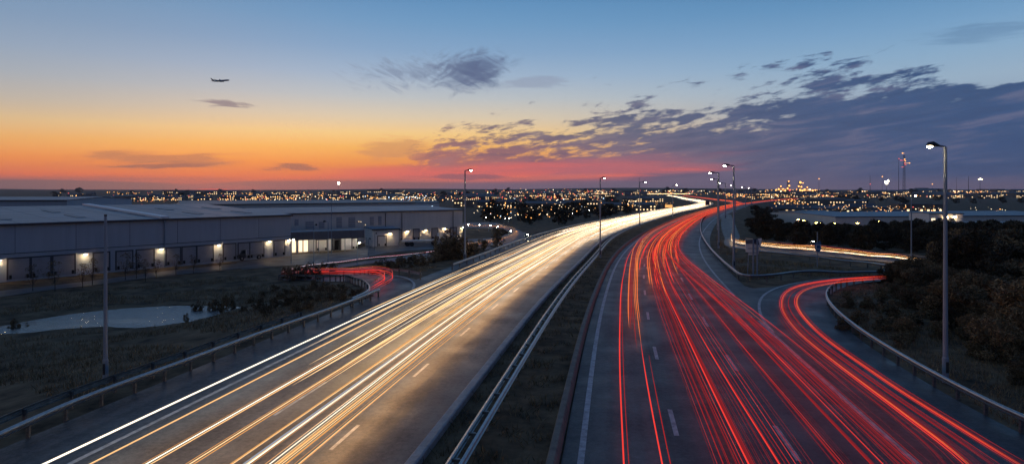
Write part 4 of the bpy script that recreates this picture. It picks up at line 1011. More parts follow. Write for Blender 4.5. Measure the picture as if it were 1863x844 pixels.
for py in (442, 452, 460): mb.box(((1371-1373)*kx,.04,zz(py)),(20*kx,.05,.06))
mb.build('rail', M['steel_dull'], sg)
b2 = at(1487, 487); kx2 = b2.y/F_PX
def z2(py): return HC-(py-YH)*b2.y/F_PX-b2.z
sb = thing('road_sign', b2, 'small blue road sign on a single tall post beside the gold lit side road', 'road sign')
mb = MB(); mb.tube([(0,0,-.3),(0,0,z2(422))], .06, 8); mb.build('post', M['pole'], sb)
V = [((px-1487)*kx2, -.1, z2(py)) for px, py in ((1482,443),(1484,441.5),(1488,442),(1490.5,437.5),(1493,441),(1493.6,451),(1494,453),(1490,457.5),(1487,459),(1482.4,453))]
n = len(V); mb = MB(); mb.add(V+[(a, c+.05, d) for a, c, d in V], [tuple(range(n)), tuple(range(2*n-1, n-1, -1))]+[(i, i+n, (i+1) % n+n, (i+1) % n) for i in range(n)])
pb = mb.build('panel', M['sign_blue'], sb); bm = bmesh.new(); bm.from_mesh(pb.data); bmesh.ops.recalc_face_normals(bm, faces=bm.faces[:]); bm.to_mesh(pb.data); bm.free()
mb = MB()
for px, py, w, h in ((1488,445,8,.8),(1488,453,8,.8),(1484.2,449,.8,8),(1491.8,449,.8,8)): mb.box(((px-1487)*kx2,-.13,z2(py)),(w*kx2,.03,h*kx2))
mb.build('border', M['trim'], pb)
b = at(1475, 452); lamp_post(b, HC-(440-YH)*b.y/F_PX-b.z, .3, 'single small bright lamp left of the blue sign', None, True, r=.06, head=.55)
# gantry sign far up the road
o = PL.at(PL.s_of_y(373), 3.0); g_ = thing('road_sign', (float(o[0]), float(o[1]), 0), 'small dark blue sign standing where the white road bends in the distance', 'road sign')
mb = MB(); mb.tube([(-.8,0,-.2),(-.8,0,4)], .12, 6); mb.tube([(.8,0,-.2),(.8,0,4)], .12, 6); mb.build('post', M['pole'], g_)
mb = MB(); mb.box((0,-.2,2.9),(2.6,.12,2.6)); mb.build('panel', M['sign_navy'], g_)
# ---------------------------------------------------------------- vehicles and yard things
def flatbed(loc, rz, label, group, s=1.0, cab='cab_dark'):
    root = thing('flatbed_truck', loc, label, 'truck', group, rz)
    bm = bmesh.new()
    pr = [(1.0,.45),(2.55,.45),(2.62,.9),(2.55,1.15),(2.05,1.28),(1.72,1.95),(1.0,2.0)]
    a = [bm.verts.new((x*s,-.95*s,z*s)) for x, z in pr]; c = [bm.verts.new((x*s,.95*s,z*s)) for x, z in pr]
    bm.faces.new(a); bm.faces.new(c[::-1])
    for i in range(len(pr)): bm.faces.new((a[i],c[i],c[(i+1)%len(pr)],a[(i+1)%len(pr)]))
    bmesh.ops.recalc_face_normals(bm, faces=bm.faces[:]); bmesh.ops.bevel(bm, geom=bm.edges[:], offset=.06, segments=2, affect='EDGES')
    me = bpy.data.meshes.new('cab'); bm.to_mesh(me); bm.free(); me.materials.append(M[cab]); cb = link('cab', me, root)
    mb = MB()
    for sy in (-1, 1): mb.add([(1.15*s,sy*.965*s,1.3*s),(1.9*s,sy*.965*s,1.3*s),(1.66*s,sy*.965*s,1.85*s),(1.15*s,sy*.965*s,1.85*s)], [(0,1,2,3)])
    mb.add([(2.08*s,-.8*s,1.32*s),(2.08*s,.8*s,1.32*s),(1.78*s,.75*s,1.93*s),(1.78*s,-.75*s,1.93*s)], [(0,1,2,3)]); mb.build('window', M['glass'], cb)
    mb = MB(); mb.box((-.85*s,0,.92*s),(3.6*s,2.0*s,.12*s)); mb.box((-.85*s,0,.72*s),(3.4*s,.8*s,.26*s)); bd = mb.build('bed', M['steel_dull'], root)
    mb = MB(); mb.box((.92*s,0,1.45*s),(.08*s,2.0*s,.95*s)); mb.build('headboard', M['cab_white'], bd)
    for x in (1.75, -1.6):
        for sy in (-1, 1):
            mb = MB(); mb.tube([(x*s,sy*.72*s,.40*s),(x*s,sy*.98*s,.40*s)], .40*s, 16); w = mb.build('wheel', M['rubber'], root)
            mb = MB(); mb.tube([(x*s,sy*.95*s,.40*s),(x*s,sy*1.0*s,.40*s)], .2*s, 12); mb.build('hub', M['steel'], w)
    return root
for px, py, rz, lab in ((232,491,math.radians(232),'dark flatbed truck parked behind the tall bare pole, by the grey warehouse doors'),(352,479.5,math.radians(52),'dark flatbed truck parked by the middle doors of the grey warehouse'),(452,472,math.radians(232),'dark flatbed truck parked near the right hand doors of the grey warehouse')):
    b = at(px, py); flatbed(b, rz, lab, 'flatbed trucks by the grey warehouse', .95)
b = at(765, 447); t_ = thing('flatbed_trailer', b, 'long pale flatbed trailer in the yard of the pale warehouse', 'trailer', rz=.25)
mb = MB(); mb.box((0,0,1.15),(8.4,2.3,.3)); mb.build('deck', M['cab_white'], t_)
mb = MB(); mb.box((4.1,0,2.0),(.2,2.3,1.5)); mb.build('headboard', M['trim'], t_)
for x in (-3, -2, 3):
    for sy in (-1, 1):
        mb = MB(); mb.tube([(x,sy*.8,.48),(x,sy*1.1,.48)], .48, 14); mb.build('wheel', M['rubber'], t_)
for px, py in ((745,434.5),(736,435.5),(775,433.5),(809,431.5),(750,434),(687,441)):
    b = at(px, py+2); q = thing('bin', b, 'dark wheeled bin standing at the foot of the pale warehouse wall', 'bin', 'bins along the pale warehouse')
    mb = MB(); mb.box((0,0,.62),(1.1,.9,1.0),.6,taper=1.12); mb.build('body', M['rubber'], q); mb = MB(); mb.box((0,0,1.17),(1.3,1.1,.1),.6); mb.build('lid', M['dark_metal'], q)
# ---------------------------------------------------------------- airliner
Yp = 2000; ap = thing('airliner', ((401-CX)*Yp/F_PX, Yp, HC+(YH-147.5)*Yp/F_PX), 'airliner climbing to the right in the blue sky above the warehouses', 'airplane')
ap.rotation_euler = (math.radians(11), math.radians(-6), math.radians(6))
mb = MB(); xs = [-28,-25,-18,-8,0,10,20,25,28,29.3]; rs = [.5,1.1,2.2,2.9,2.9,2.9,2.9,2.4,1.3,.2]; zs = [1.6,1.3,.6,0,0,0,0,-.1,-.4,-.6]
mb.tube([(x,0,z) for x, z in zip(xs, zs)], rs, 14); mb.build('fuselage', M['plane'], ap, smooth=True)
def slab(P, t):
    n = len(P); V = [(a,b,c-t/2) for a,b,c in P]+[(a,b,c+t/2) for a,b,c in P]; mb = MB()
    mb.add(V, [tuple(range(n-1,-1,-1)), tuple(range(n,2*n))]+[(i,(i+1)%n,(i+1)%n+n,i+n) for i in range(n)]); return mb
for s in (1, -1):
    slab([(6,s*2,-1.2),(-3.5,s*2,-1.2),(-12.5,s*26,5.5),(-9.5,s*26,5.5)], .7).build('wing', M['plane_dark'], ap)
    slab([(-20,s*1,1.4),(-25,s*1,1.4),(-28,s*10,2.2),(-26,s*10,2.2)], .4).build('tailplane', M['plane_dark'], ap)
    mb = MB(); mb.tube([(7,s*9,-2.6),(5,s*9,-2.6),(0,s*9,-2.4)], [1.7,1.9,1.0], 12); mb.build('engine', M['plane_dark'], ap)
mb = MB(); P = [(-18,2),(-25,2),(-30,11),(-27,11)]; V = [(x,-.3,z) for x,z in P]+[(x,.3,z) for x,z in P]
mb.add(V, [(0,1,2,3),(7,6,5,4),(0,4,5,1),(1,5,6,2),(2,6,7,3),(3,7,4,0)]); mb.build('tail_fin', M['plane_dark'], ap)
# ---------------------------------------------------------------- plants
def leaf_cloud(seed, n, clumps, leaf, rx, rz_, z0, thin=.55, spread=.42):
    """leaf-sized faces gathered in clumps; gaps between clumps stay open"""
    r = np.random.RandomState(seed); V = []; 
    cs = []
    for k in range(clumps):
        a = r.uniform(0, 6.283); e = r.uniform(0, 1)**.6; zc = r.uniform(-.9, 1)
        rad = math.sqrt(max(.05, 1-zc*zc*.8))*e
        cs.append((rx*rad*math.cos(a), rx*rad*math.sin(a), z0+rz_*zc, r.uniform(.6, 1.25)*rx*spread))
    cs = np.array(cs); k = r.randint(0, clumps, n)
    d = r.normal(size=(n, 3)); d /= np.linalg.norm(d, axis=1)[:, None]
    c = cs[k, :3]+d*(cs[k, 3]*r.uniform(.35, 1, n)**.5)[:, None]*np.array([1, 1, .8])
    c[:, 2] = np.maximum(c[:, 2], .05)
    a = r.normal(size=(n, 3)); a /= np.linalg.norm(a, axis=1)[:, None]
    b = np.cross(a, r.normal(size=(n, 3))); b /= np.linalg.norm(b, axis=1)[:, None]
    s = leaf*r.uniform(.6, 1.4, n)[:, None]
    P = np.stack([c-a*s, c+b*s*thin, c+a*s, c-b*s*thin], 1)
    return P.reshape(-1, 3), np.arange(4*n).reshape(-1, 4), cs
def twigs(mb, cs, r0, base=(0, 0, 0), n=12):
    for c in cs[:n]:
        mid = (c[0]*.35, c[1]*.35, c[2]*.45)
        mb.tube([base, mid, tuple(c[:3])], [r0, r0*.6, r0*.22], 5, cap=False)
def fol_mesh(name, V, Fc, m):
    me = bpy.data.meshes.new(name); me.from_pydata(V.tolist(), [], Fc.tolist()); me.materials.append(m); return me
def make_plant(kind, seed, label, cat, group, m, n, clumps, leaf, rx, rz_, z0, trunk_h, tr, crown='foliage', stem='stem', spread=.42):
    root = thing(kind, (0, 0, -60), label, cat, group)
    V, Fc, cs = leaf_cloud(seed, n, clumps, leaf, rx, rz_, z0, .26 if kind == 'bush' else .55, spread)
    link(crown, fol_mesh(crown, V, Fc, m), root)
    mb = MB()
    if trunk_h: mb.tube([(0,0,-.4),(.03,.02,trunk_h*.5),(0,0,trunk_h)], [tr*1.3, tr, tr*.7], 7, cap=False); twigs(mb, cs, tr*.5, (0,0,trunk_h*.8), 14)
    else: twigs(mb, cs, tr, (0,0,-.1), 16)
    mb.build(stem, M['bark'], root); return root
class Kind:
    """a plant kind: prototypes are used first, then copied"""
    def __init__(s, protos, group): s.p = protos; s.used = [False]*len(protos); s.g = group
    def put(s, loc, sc, label, group=None):
        k = R.randrange(len(s.p)); p = s.p[k]
        o = p if not s.used[k] else dup(p)
        s.used[k] = True; o.location = loc; o.rotation_euler = (0, 0, R.uniform(0, 6.28)); o.scale = sc if hasattr(sc, '__len__') else (sc,)*3
        o['label'] = label; o['group'] = group or s.g; return o
    def done(s):
        for p, u in zip(s.p, s.used):
            if not u:
                for ch in list(p.children): bpy.data.objects.remove(ch)
                bpy.data.objects.remove(p)
scrub = Kind([make_plant('bush', 20+k, 'x', 'bush', 'g', M['leaf_brown'] if k != 2 else M['leaf_dark'], 6500, 34, .12, 1.7, 1.45, 1.5, 0, .035, spread=.32) for k in range(4)], 'dark scrub on the right bank')
small = Kind([make_plant('bush', 40+k, 'x', 'bush', 'g', M['leaf_brown'], 1100, 12, .11, .9, .6, .6, 0, .02) for k in range(3)], 'brown shrubs on the left bank')
belt = Kind([make_plant('tree', 60+k, 'x', 'tree', 'g', M['leaf_dark'], 3600, 34, .22, 3.0, 2.7, 3.6, 2.2, .16, 'crown', 'trunk', .34) for k in range(4)], 'dark trees behind the gold side road')
fart = Kind([make_plant('tree', 80+k, 'x', 'tree', 'g', M['leaf_dark'], 900, 18, .55, 4.2, 3.0, 4.4, 2.0, .22, 'crown', 'trunk', .40) for k in range(3)], 'far dark trees')
sap = Kind([make_plant('sapling', 95+k, 'x', 'tree', 'g', M['leaf_brown'], 420, 16, .06, .8, 1.1, 2.1, 1.6, .035, 'crown', 'trunk', .40) for k in range(2)], 'thin bare saplings before the warehouse')
GOLD = np.array(atp(GS))
def dist_to(C, x, y): return np.hypot(C[:, 0]-x, C[:, 1]-y).min()
GRf = resample(GR_C, .7); SIf = resample(SI_C, .7); GLf = resample(np.array(GOLD), 1.0)
NGR = normals(GRf)
cnt = 0
yy = 25.5
while yy < 74:
    xx = 22
    while xx < 74:
        x, y = xx+R.uniform(-1.1, 1.1), yy+R.uniform(-1.1, 1.1); xx += 2.75
        px = CX+F_PX*x/y
        if px > 1960: continue
        d = np.hypot(GRf[:, 0]-x, GRf[:, 1]-y); k = d.argmin()
        if (x-GRf[k, 0])*NGR[k, 0]+(y-GRf[k, 1])*NGR[k, 1] < 0: continue     # road side
        if d[k] < 2.6 or dist_to(SIf, x, y) < 3.0 or dist_to(GLf, x, y) < 3.5: continue
        if math.hypot(x-21.9, y-30.6) < 2.2: continue
        sc = (.42+.75*float(ss(3, 13, d[k])))*R.choice((.6, .8, 1.0, 1.2, 1.35))
        if px < 1690: sc *= float(.45+.55*ss(1590, 1690, px))
        if px < 1600 and R.random() < .35: continue
        top = HC-(R.uniform(408, 432) if px > 1735 else R.uniform(455, 480) if px > 1700 else 500-20*max(0, (px-1600)/100))
        zmax = HC-((418 if px > 1790 else 418+(1790-px)*.55)-YH)*y/F_PX
        sc = min(sc, max(.3, zmax/3.1)) if px > 1600 else sc
        scrub.put((x, y, float(T(x, y)[0])-.05), (sc, sc, sc*R.uniform(.85, 1.1)), 'dark brown bush in the dense scrub right of the exit road', None); cnt += 1
    yy += 2.75
# taller scrub that closes the view behind it on the right
for k in range(46):
    y = R.uniform(62, 98); px = R.uniform(1705, 1930); x = (px-CX)*y/F_PX
    if dist_to(GLf, x, y) < 4 or dist_to(SIf, x, y) < 3 or dist_to(GRf, x, y) < 3: continue
    z = float(T(x, y)[0]); h = HC-(R.uniform(410, 440)+max(0, 1760-px)*.5-YH)*y/F_PX-z
    sc = max(.6, h/3.2); scrub.put((x, y, z-.1), (sc*1.1, sc*1.1, sc), 'tall dark bush closing the scrub behind the right hand lamp post', 'tall scrub behind the right lamp post')
# tree belt
nb = 0
for k in range(420):
    if nb >= 112: break
    y = R.uniform(99, 178); px = R.uniform(1336, 1900); x = (px-CX)*y/F_PX
    if dist_to(GLf, x, y) < 5.5: continue
    o, d = off_of(PR, np.array([x]), np.array([y]))
    if o[0] < 19.5: continue
    if any(math.hypot(x-p[0], y-p[1]) < 3.6 for p in getattr(belt, 'pos', [])): continue
    z = float(T(x, y)[0]); t0 = R.uniform(402, 425) if px > 1420 else R.uniform(388, 412)
    h = HC-(t0-YH)*y/F_PX-z
    if h < 2.0: continue
    belt.pos = getattr(belt, 'pos', [])+[(x, y)]; sc = h/6.4
    w = min(max(sc, .62), 1.0)
    belt.put((x, y, z-.1), (w, w, sc), 'dark tree in the wood behind the gold side road', None); nb += 1
# far trees, each a real tree on the lower ground
def far_trees(n, x0, x1, y0, y1, h0, h1, label, group, dy=None):
    k = 0; tries = 0
    while k < n and tries < n*6:
        tries += 1
        px, py = R.uniform(x0, x1), R.uniform(y0, y1); p = at(px, py)
        oL, dL = off_of(PL, np.array([p.x]), np.array([p.y])); oR, dR = off_of(PR, np.array([p.x]), np.array([p.y])); _, dB = off_of(BR, np.array([p.x]), np.array([p.y]))
        if dL[0] < 22 or dR[0] < 24 or dB[0] < 12: continue
        if -125 < p.x < 0 and p.y < 300 and CX+F_PX*p.x/p.y < 850: continue
        sc = R.uniform(h0, h1)/7.4*(1+max(0, p.y-500)/2600)
        fart.put((p.x, p.y, p.z-.2), (sc*R.uniform(1, 1.5), sc*R.uniform(1, 1.5), sc), label, group); k += 1
far_trees(56, 868, 1140, 366, 410, 5, 9, 'dark tree in the valley left of the white road', 'trees in the valley left of the road')
far_trees(20, 1480, 1890, 358, 372, 6, 9, 'dark tree on the wooded rise beyond the blue roofed warehouse', 'trees on the right hand rise')
far_trees(40, 1345, 1560, 386, 402, 3, 4.6, 'dark tree between the wood and the right hand branch road', 'trees below the branch road')
far_trees(20, 60, 860, 351, 362, 7, 12, 'tiny tree on the skyline behind the warehouses', 'skyline trees on the left')
far_trees(20, 860, 1863, 349, 356, 7, 12, 'tiny tree on the skyline right of the lamp post', 'skyline trees on the right')
for k in range(22):
    px, y = R.uniform(1500, 1880), R.uniform(182, 206); x = (px-CX)*y/F_PX; z = float(T(x, y)[0])
    sc = max(.5, (HC-(R.uniform(402, 412)-YH)*y/F_PX-z)/7.4); fart.put((x, y, z-.2), (sc*1.1, sc*1.1, sc), 'dark tree standing in front of the lit sheds on the right', 'trees in front of the right hand sheds')
for px, py, sc in ((1622,513,.75),(1636,511,.9),(1650,512,.95),(1664,511,1.0),(1678,510,1.05),(1692,512,1.1),(1706,510,1.15),(1640,516,.8),(1668,517,.9),(1700,518,1.0),(1720,512,1.2),(1655,521,.8),(1685,524,.9)):
    x, y = G(px, py); scrub.put((x, y, float(T(x, y)[0])-.05), (sc, sc, sc*.9), 'brown bush closing over the far end of the right exit', 'bushes over the far end of the right exit')
# left bank
for px, py, sc in ((505,545,1.2),(520,538,1.1),(536,533,1.2),(552,530,1.1),(570,528,1.3),(588,530,1.2),(604,532,1.2),(622,534,1.0),(640,538,.8),(655,536,.6),(500,560,1.1),(520,556,1.3),(540,552,1.2),(562,549,1.2),(582,547,1.0),(602,546,.9),(620,545,.8),(540,568,.9),(560,562,.8),(484,574,1.0),(470,562,1.2),(455,552,1.1),(440,566,.9),(500,530,1.1),(478,540,1.0)):
    b = at(px, py); small.put((b.x, b.y, b.z-.05), sc*R.uniform(.5, .8), 'brown shrub on the bank inside the left loop', 'shrubs inside the left loop')
for px, py, sc in ((520,507,1.3),(528,512,1.5),(538,508,1.5),(548,509,1.3),(557,506,1.6),(566,507,1.3),(575,503,1.5),(582,506,1.2),(604,497,1.2),(612,498,1.0),(590,499,1.4)):
    b = at(px, py); small.put((b.x, b.y, b.z-.05), (sc*.6, sc*.6, sc*.95), 'dark bush half hiding the red streaks at the left end of the loop', 'bushes at the left end of the loop')
for px, py, sc in ((812,470,2.2),(822,468,2.8),(832,470,2.4),(842,468,1.8),(803,474,1.6),(852,464,1.6),(880,456,1.4),(905,450,1.5),(690,492,1.1),(705,490,1.2),(725,489,1.3),(748,486,1.2),(770,483,1.3),(790,478,1.2),(680,497,.9),(905,433,2),(917,430,1.5),(860,461,1.3)):
    b = at(px, py); small.put((b.x, b.y, b.z-.05), sc, 'bush between the lane and the white road near the lamp post', 'bushes beside the lane')
for px, py in ((168,519),(265,512),(284,507),(150,524),(228,510),(248,508),(100,530),(352,498),(400,492),(60,530),(320,500)):
    b = at(px, py); sap.put((b.x, b.y, b.z), R.uniform(.75, 1.25), 'thin nearly bare sapling beside the service road', None)
for px, py, sc in ((356,578,.75),(366,577,.7),(384,575,.8),(395,572,.7),(408,569,.8),(22,606,.6),(35,606,.5),(338,587,.4),(420,563,.7),(52,604,.4)):
    b = at(px, py); small.put((b.x, b.y, b.z), (sc*.8, sc*.8, sc*1.6), 'reedy bush on the near edge of the pond', 'reedy bushes at the pond')
for px, py, sc in ((1530,600,.7),(1560,590,.8),(1545,560,.7),(1580,560,.9),(1600,600,.9),(1575,610,.6),(1620,580,1.0),(1540,545,.6),(1600,540,.9),(1640,630,.7),(1660,600,.9)):
    b = at(px, py); small.put((b.x, b.y, b.z-.03), sc, 'low brown shrub on the grass inside the right exit bend', 'shrubs inside the right exit bend')
for k_ in (scrub, small, belt, fart, sap): k_.done()
# grass and weeds
def blades(name, pts, h, w, m, seed, per=4, lean=.45):
    r = np.random.RandomState(seed); P = np.repeat(np.asarray(pts), per, 0); n = len(P)
    P[:, :2] += r.normal(scale=.13, size=(n, 2)); a = r.uniform(0, 6.283, n); hh = h*r.uniform(.45, 1.35, n)
    dx, dy = np.cos(a)*w, np.sin(a)*w; lx, ly = r.normal(scale=lean, size=(2, n))*hh
    A = np.stack([P[:, 0]-dx, P[:, 1]-dy, P[:, 2]-.04], 1); B = np.stack([P[:, 0]+dx, P[:, 1]+dy, P[:, 2]-.04], 1); C_ = np.stack([P[:, 0]+lx, P[:, 1]+ly, P[:, 2]+hh], 1)
    V = np.stack([A, B, C_], 1).reshape(-1, 3); me = bpy.data.meshes.new(name); me.from_pydata(V.tolist(), [], np.arange(3*n).reshape(-1, 3).tolist()); me.materials.append(m)
    return tag(link(name, me), kind='stuff')
def scatter(n, x0, x1, y0, y1, keep, seed, power=1.6):
    r = np.random.RandomState(seed); t = r.uniform(0, 1, n)**power; y = y0+(y1-y0)*t; x = r.uniform(x0, x1, n)
    k = keep(x, y); x, y = x[k], y[k]; return np.stack([x, y, T(x, y)], 1)
def patchy(x, y, s=.35): return np.sin(x*s+np.sin(y*s*1.3)*1.7)+np.sin(y*s*1.1+1.3*np.sin(x*s*.7))
def keepL(x, y):
    oL, dL = off_of(PL, x, y); d = np.where(oL < 0, dL, 0)
    px = CX+F_PX*x/y
    ok = (d > 17.0) & (px > -80) & ((poly_dist(POND, x, y) < -2.6) | ((poly_dist(POND, x, y) < -.5) & (np.sin(x*1.9)+np.sin(x*.7+y) > 1.1))) & (patchy(x, y) > -.9)
    lo = np.array(LOOP_OUT+LOOP_IN)
    for q in resample(lo[:7], 1.5): ok &= np.hypot(x-q[0], y-q[1]) > 3.2
    for q in resample(lo[7:], 1.5): ok &= np.hypot(x-q[0], y-q[1]) > 2.2
    rowy = YH+F_PX*(HC+2.5)/y
    ok &= ~((px < 560) & (rowy < 545-.105*np.maximum(px, 0)+2)) & ~((px >= 500) & (y > 78))
    return ok
blades('grass', scatter(30000, -72, 0, 24, 86, keepL, 1, 1.15), .30, .022, M['grass'], 2, 4)
def keepR(x, y):
    ok = np.zeros(len(x), bool)
    for i in range(len(x)):
        d = np.hypot(GRf[:, 0]-x[i], GRf[:, 1]-y[i]); k = d.argmin()
        ok[i] = d[k] > .5 and (x[i]-GRf[k, 0])*NGR[k, 0]+(y[i]-GRf[k, 1])*NGR[k, 1] > 0 and CX+F_PX*x[i]/y[i] < 1900
    return ok & (patchy(x, y, .6) > -1.2)
blades('grass', scatter(15000, 20, 60, 22, 64, keepR, 3, 1.2), .26, .018, M['grass'], 4, 4)
GGs = np.array(smooth(resample(spline(GG, .6), .6), 2, 1)); 
nose = px2([(1300,455),(1340,500),(1362,512),(1440,503),(1610,499),(1560,488),(1440,474),(1345,464),(1318,440),(1295,412)])
nose = np.array(nose)
blades('grass', scatter(16000, 26, 62, 66, 150, lambda x, y: (poly_dist(nose, x, y) > .6) & (patchy(x, y, .5) > -1), 5, 1.5), .30, .03, M['grass'], 6, 4)
def keepM(x, y):
    oL, dL = off_of(PL, x, y, 1); oR, dR = off_of(PR, x, y, 1)
    return (oL > .7) & (oR < -1.0) & (patchy(x, y, 1.7) > -.1)
blades('weeds', scatter(26000, -7, 40, 10, 150, keepM, 7, 2.0), .30, .022, M['weed'], 8, 5, .8)
blades('weeds', np.concatenate([np.c_[PL.at(np.sort(np.random.RandomState(3).uniform(8, 120, 500)), .75+.12*np.random.RandomState(4).normal(size=500)), np.full(500, -.06)]]), .16, .014, M['weed'], 9, 5, .9)
# ---------------------------------------------------------------- city
def block(seed, L, D, H, pitch):
    root = thing('city_building', (0, 0, -90), 'x', 'building', 'far city buildings')
    mb = MB(); mb.box((0,0,H/2-1),(L,D,H+2)); mb.build('wall', M['city_wall'], root)
    mb = MB(); e = .4
    if pitch: mb.add([(-L/2-e,-D/2-e,H),(L/2+e,-D/2-e,H),(L/2+e,0,H+pitch),(-L/2-e,0,H+pitch),(L/2+e,D/2+e,H),(-L/2-e,D/2+e,H)], [(0,1,2,3),(3,2,4,5),(0,3,5),(1,4,2)])
    else: mb.box((0,0,H+.3),(L+.6,D+.6,.6))
    mb.build('roof', M['city_roof'], root)
    r = random.Random(seed); mb = MB(); n = max(2, int(L/4))
    for fl in range(max(1, int(H/3.2))):
        for k in range(n):
            if r.random() < .55: mb.box((-L/2+(k+.5)*L/n,-D/2-.06,1.6+3.2*fl),(1.5,.12,1.3))
    if mb.v: mb.build('window', M['city_win'], root)
    return root
M['city_win'] = glow('city_window', (1.0,.68,.35), 2.2, False)
blocks = [block(1, 26, 12, 6.5, 3), block(2, 44, 20, 8, 0), block(3, 22, 14, 9, 0), block(4, 60, 26, 7, 2.5), block(5, 14, 10, 6, 3.5)]
bk = Kind(blocks, 'far city buildings')
def city_ok(p):
    a = np.array([p.x]); b = np.array([p.y])
    return off_of(PL, a, b)[1][0] > 30 and off_of(PR, a, b)[1][0] > 30 and off_of(BR, a, b)[1][0] > 22
for x0, x1, y0, y1, n, lab, grp in ((100,850,353,368,46,'small dark city building with a few lit windows behind the warehouses','city buildings behind the warehouses'),(850,1180,354,385,34,'dark building with lit windows in the valley left of the road','buildings in the valley'),(1310,1540,352,374,34,'building among the dense orange lights on the right','buildings among the orange lights'),(1540,1863,349,362,30,'low city building on the right hand skyline','buildings on the right hand skyline'),(1430,1690,391,399,9,'low building in the orange lit yard beyond the wood','buildings of the orange lit yard')):
    k = 0; tr = 0
    while k < n and tr < 400:
        tr += 1; p = at(R.uniform(x0, x1), R.uniform(y0, y1))
        if not city_ok(p) or (p.y < 420 and y0 > 390 and False): continue
        sc = R.uniform(.7, 1.0)*(1+max(0, p.y-900)/1500)
        bk.put((p.x, p.y, p.z), (sc, sc, sc), lab, grp).rotation_euler.z = R.uniform(-.5, .5); k += 1
bk.done()
# orange-lit shed beside the white road
o = at(1216, 379); od = thing('shed', (o.x, o.y, o.z), 'small orange lit shed beside the white road in the distance', 'shed'); 
mb = MB(); mb.box((0,0,2.2),(10,6,5)); mb.build('wall', M['city_wall'], od); mb = MB(); mb.box((0,0,4.9),(10.6,6.6,.4)); mb.build('roof', M['city_roof'], od)
mb = MB(); mb.box((0,-3.05,2.4),(8.5,.1,2.8)); mb.build('window', glow('shed_glow', (1,.5,.15), 1.1), od)  # glowing panel that gives the shed its orange-lit front
# city lamps: each a post with a glowing head
def city_lamp(k, r=.5):
    root = thing('city_lamp', (0, 0, -120), 'x', 'lamp', 'city lamps')
    mb = MB(); mb.tube([(0,0,-1),(0,0,8)], .12, 5); mb.build('pole', M['dark_metal'], root)
    mb = MB(); mb.ball((0,0,8), r, 0, 8); mb.build('lamp_globe', CL[k], root); return root
NAMES = {'o': 'orange', 'w': 'white', 'r': 'red', 'b': 'bluish'}
proto = {k: city_lamp(k) for k in 'owrb'}; used = set()
def put_lamp(p, k, s, where, grp):
    o = proto[k] if k not in used else dup(proto[k]); used.add(k)
    o.location = p; o.scale = (s, s, max(.5, min(1.6, s))); o['label'] = 'small %s lamp glowing %s' % (NAMES[k], where); o['group'] = '%s lamps %s' % (NAMES[k], grp)
rest = MB(); mats = [CL[k] for k in 'owrb']; idx = dict(zip('owrb', range(4)))
nl = 0
ZONES = [ # x0 x1 y0 y1 n weights(o w r b) where, share kept as lamps
 (100,560,352,378,315,(.66,.2,.14,0),'in the city behind the warehouses',.2),
 (440,860,351,372,399,(.62,.22,.14,.02),'in the city behind the warehouses',.2),
 (690,800,361,372,75,(.05,.55,.0,.4),'by the pale shed behind the warehouses',.2),
 (860,1120,346,374,357,(.42,.18,.38,.02),'in the valley left of the road',.2),
 (862,1120,374,412,147,(.55,.33,.06,.06),'in the valley left of the road',.5),
 (1130,1250,372,388,75,(.8,.2,0,0),'beside the bend of the white road',.5),
 (1050,1320,348,356,251,(.45,.45,.1,0),'on the skyline above the road bend',.15),
 (1320,1540,350,364,503,(.78,.19,.03,0),'in the dense orange lights on the right',.15),
 (1390,1500,345,360,189,(.9,.1,0,0),'in the dense orange lights on the right',.15),
 (1540,1863,348.5,354,399,(.66,.30,.04,0),'on the right hand skyline',.15),
 (1540,1863,354,362,96,(.6,.3,.1,0),'on the right hand skyline',.3),
 (1320,1470,371,390,109,(.72,.28,0,0),'below the branch road on the right',.5),
 (1430,1700,390,404,147,(.74,.2,.06,0),'in the orange lit yard beyond the wood',.5),
 (1520,1863,398,406,79,(.25,.7,.05,0),'among the sheds on the right',.5)]
for x0, x1, y0, y1, n, wt, where, share in ZONES:
    c = 0; tr = 0
    cl = [(R.uniform(x0, x1), R.uniform(y0, y1)) for _ in range(max(3, n//9))]
    rows = [(R.uniform(x0, x1), R.uniform(y0, y1), R.uniform(25, 110), R.uniform(-.05, .05), R.uniform(4, 8)) for _ in range(max(2, n//16))]
    while c < n and tr < n*4:
        tr += 1
        u_ = R.random()
        if u_ < .45:                     # lamps of a street, evenly spaced along it
            q = R.choice(rows); s_ = R.randrange(int(q[2]/q[4])+1)*q[4]-q[2]/2; px, py = q[0]+s_, q[1]+s_*q[3]
        elif u_ < .75:
            q = R.choice(cl); px, py = q[0]+R.gauss(0, 9), q[1]+R.gauss(0, 1.2)
        else: px, py = R.uniform(x0, x1), R.uniform(y0, y1)
        if not (x0 <= px <= x1 and y0 <= py <= y1): continue
        p = at(px, py+1.5)
        if not city_ok(p) and p.y < 1200: continue
        k = R.choices('owrb', wt)[0]; c += 1
        r = p.y/F_PX*R.choice((.25, .32, .4, .5, .6, .85)); r = min(r, 2.2)
        if R.random() < share and nl < 290:
            put_lamp(p, k, r/.5, where, where); nl += 1
        else:
            h = R.uniform(4, 9); rest.ball((p.x, p.y, p.z+h), r, idx[k], 6)
o_ = rest.build('city_lights', mats); tag(o_, 'thousands of small orange, white and red lights of the far city', 'city lights', None, 'stuff')
for k_ in 'owrb':
    if k_ not in used:
        for ch in list(proto[k_].children): bpy.data.objects.remove(ch)
        bpy.data.objects.remove(proto[k_])
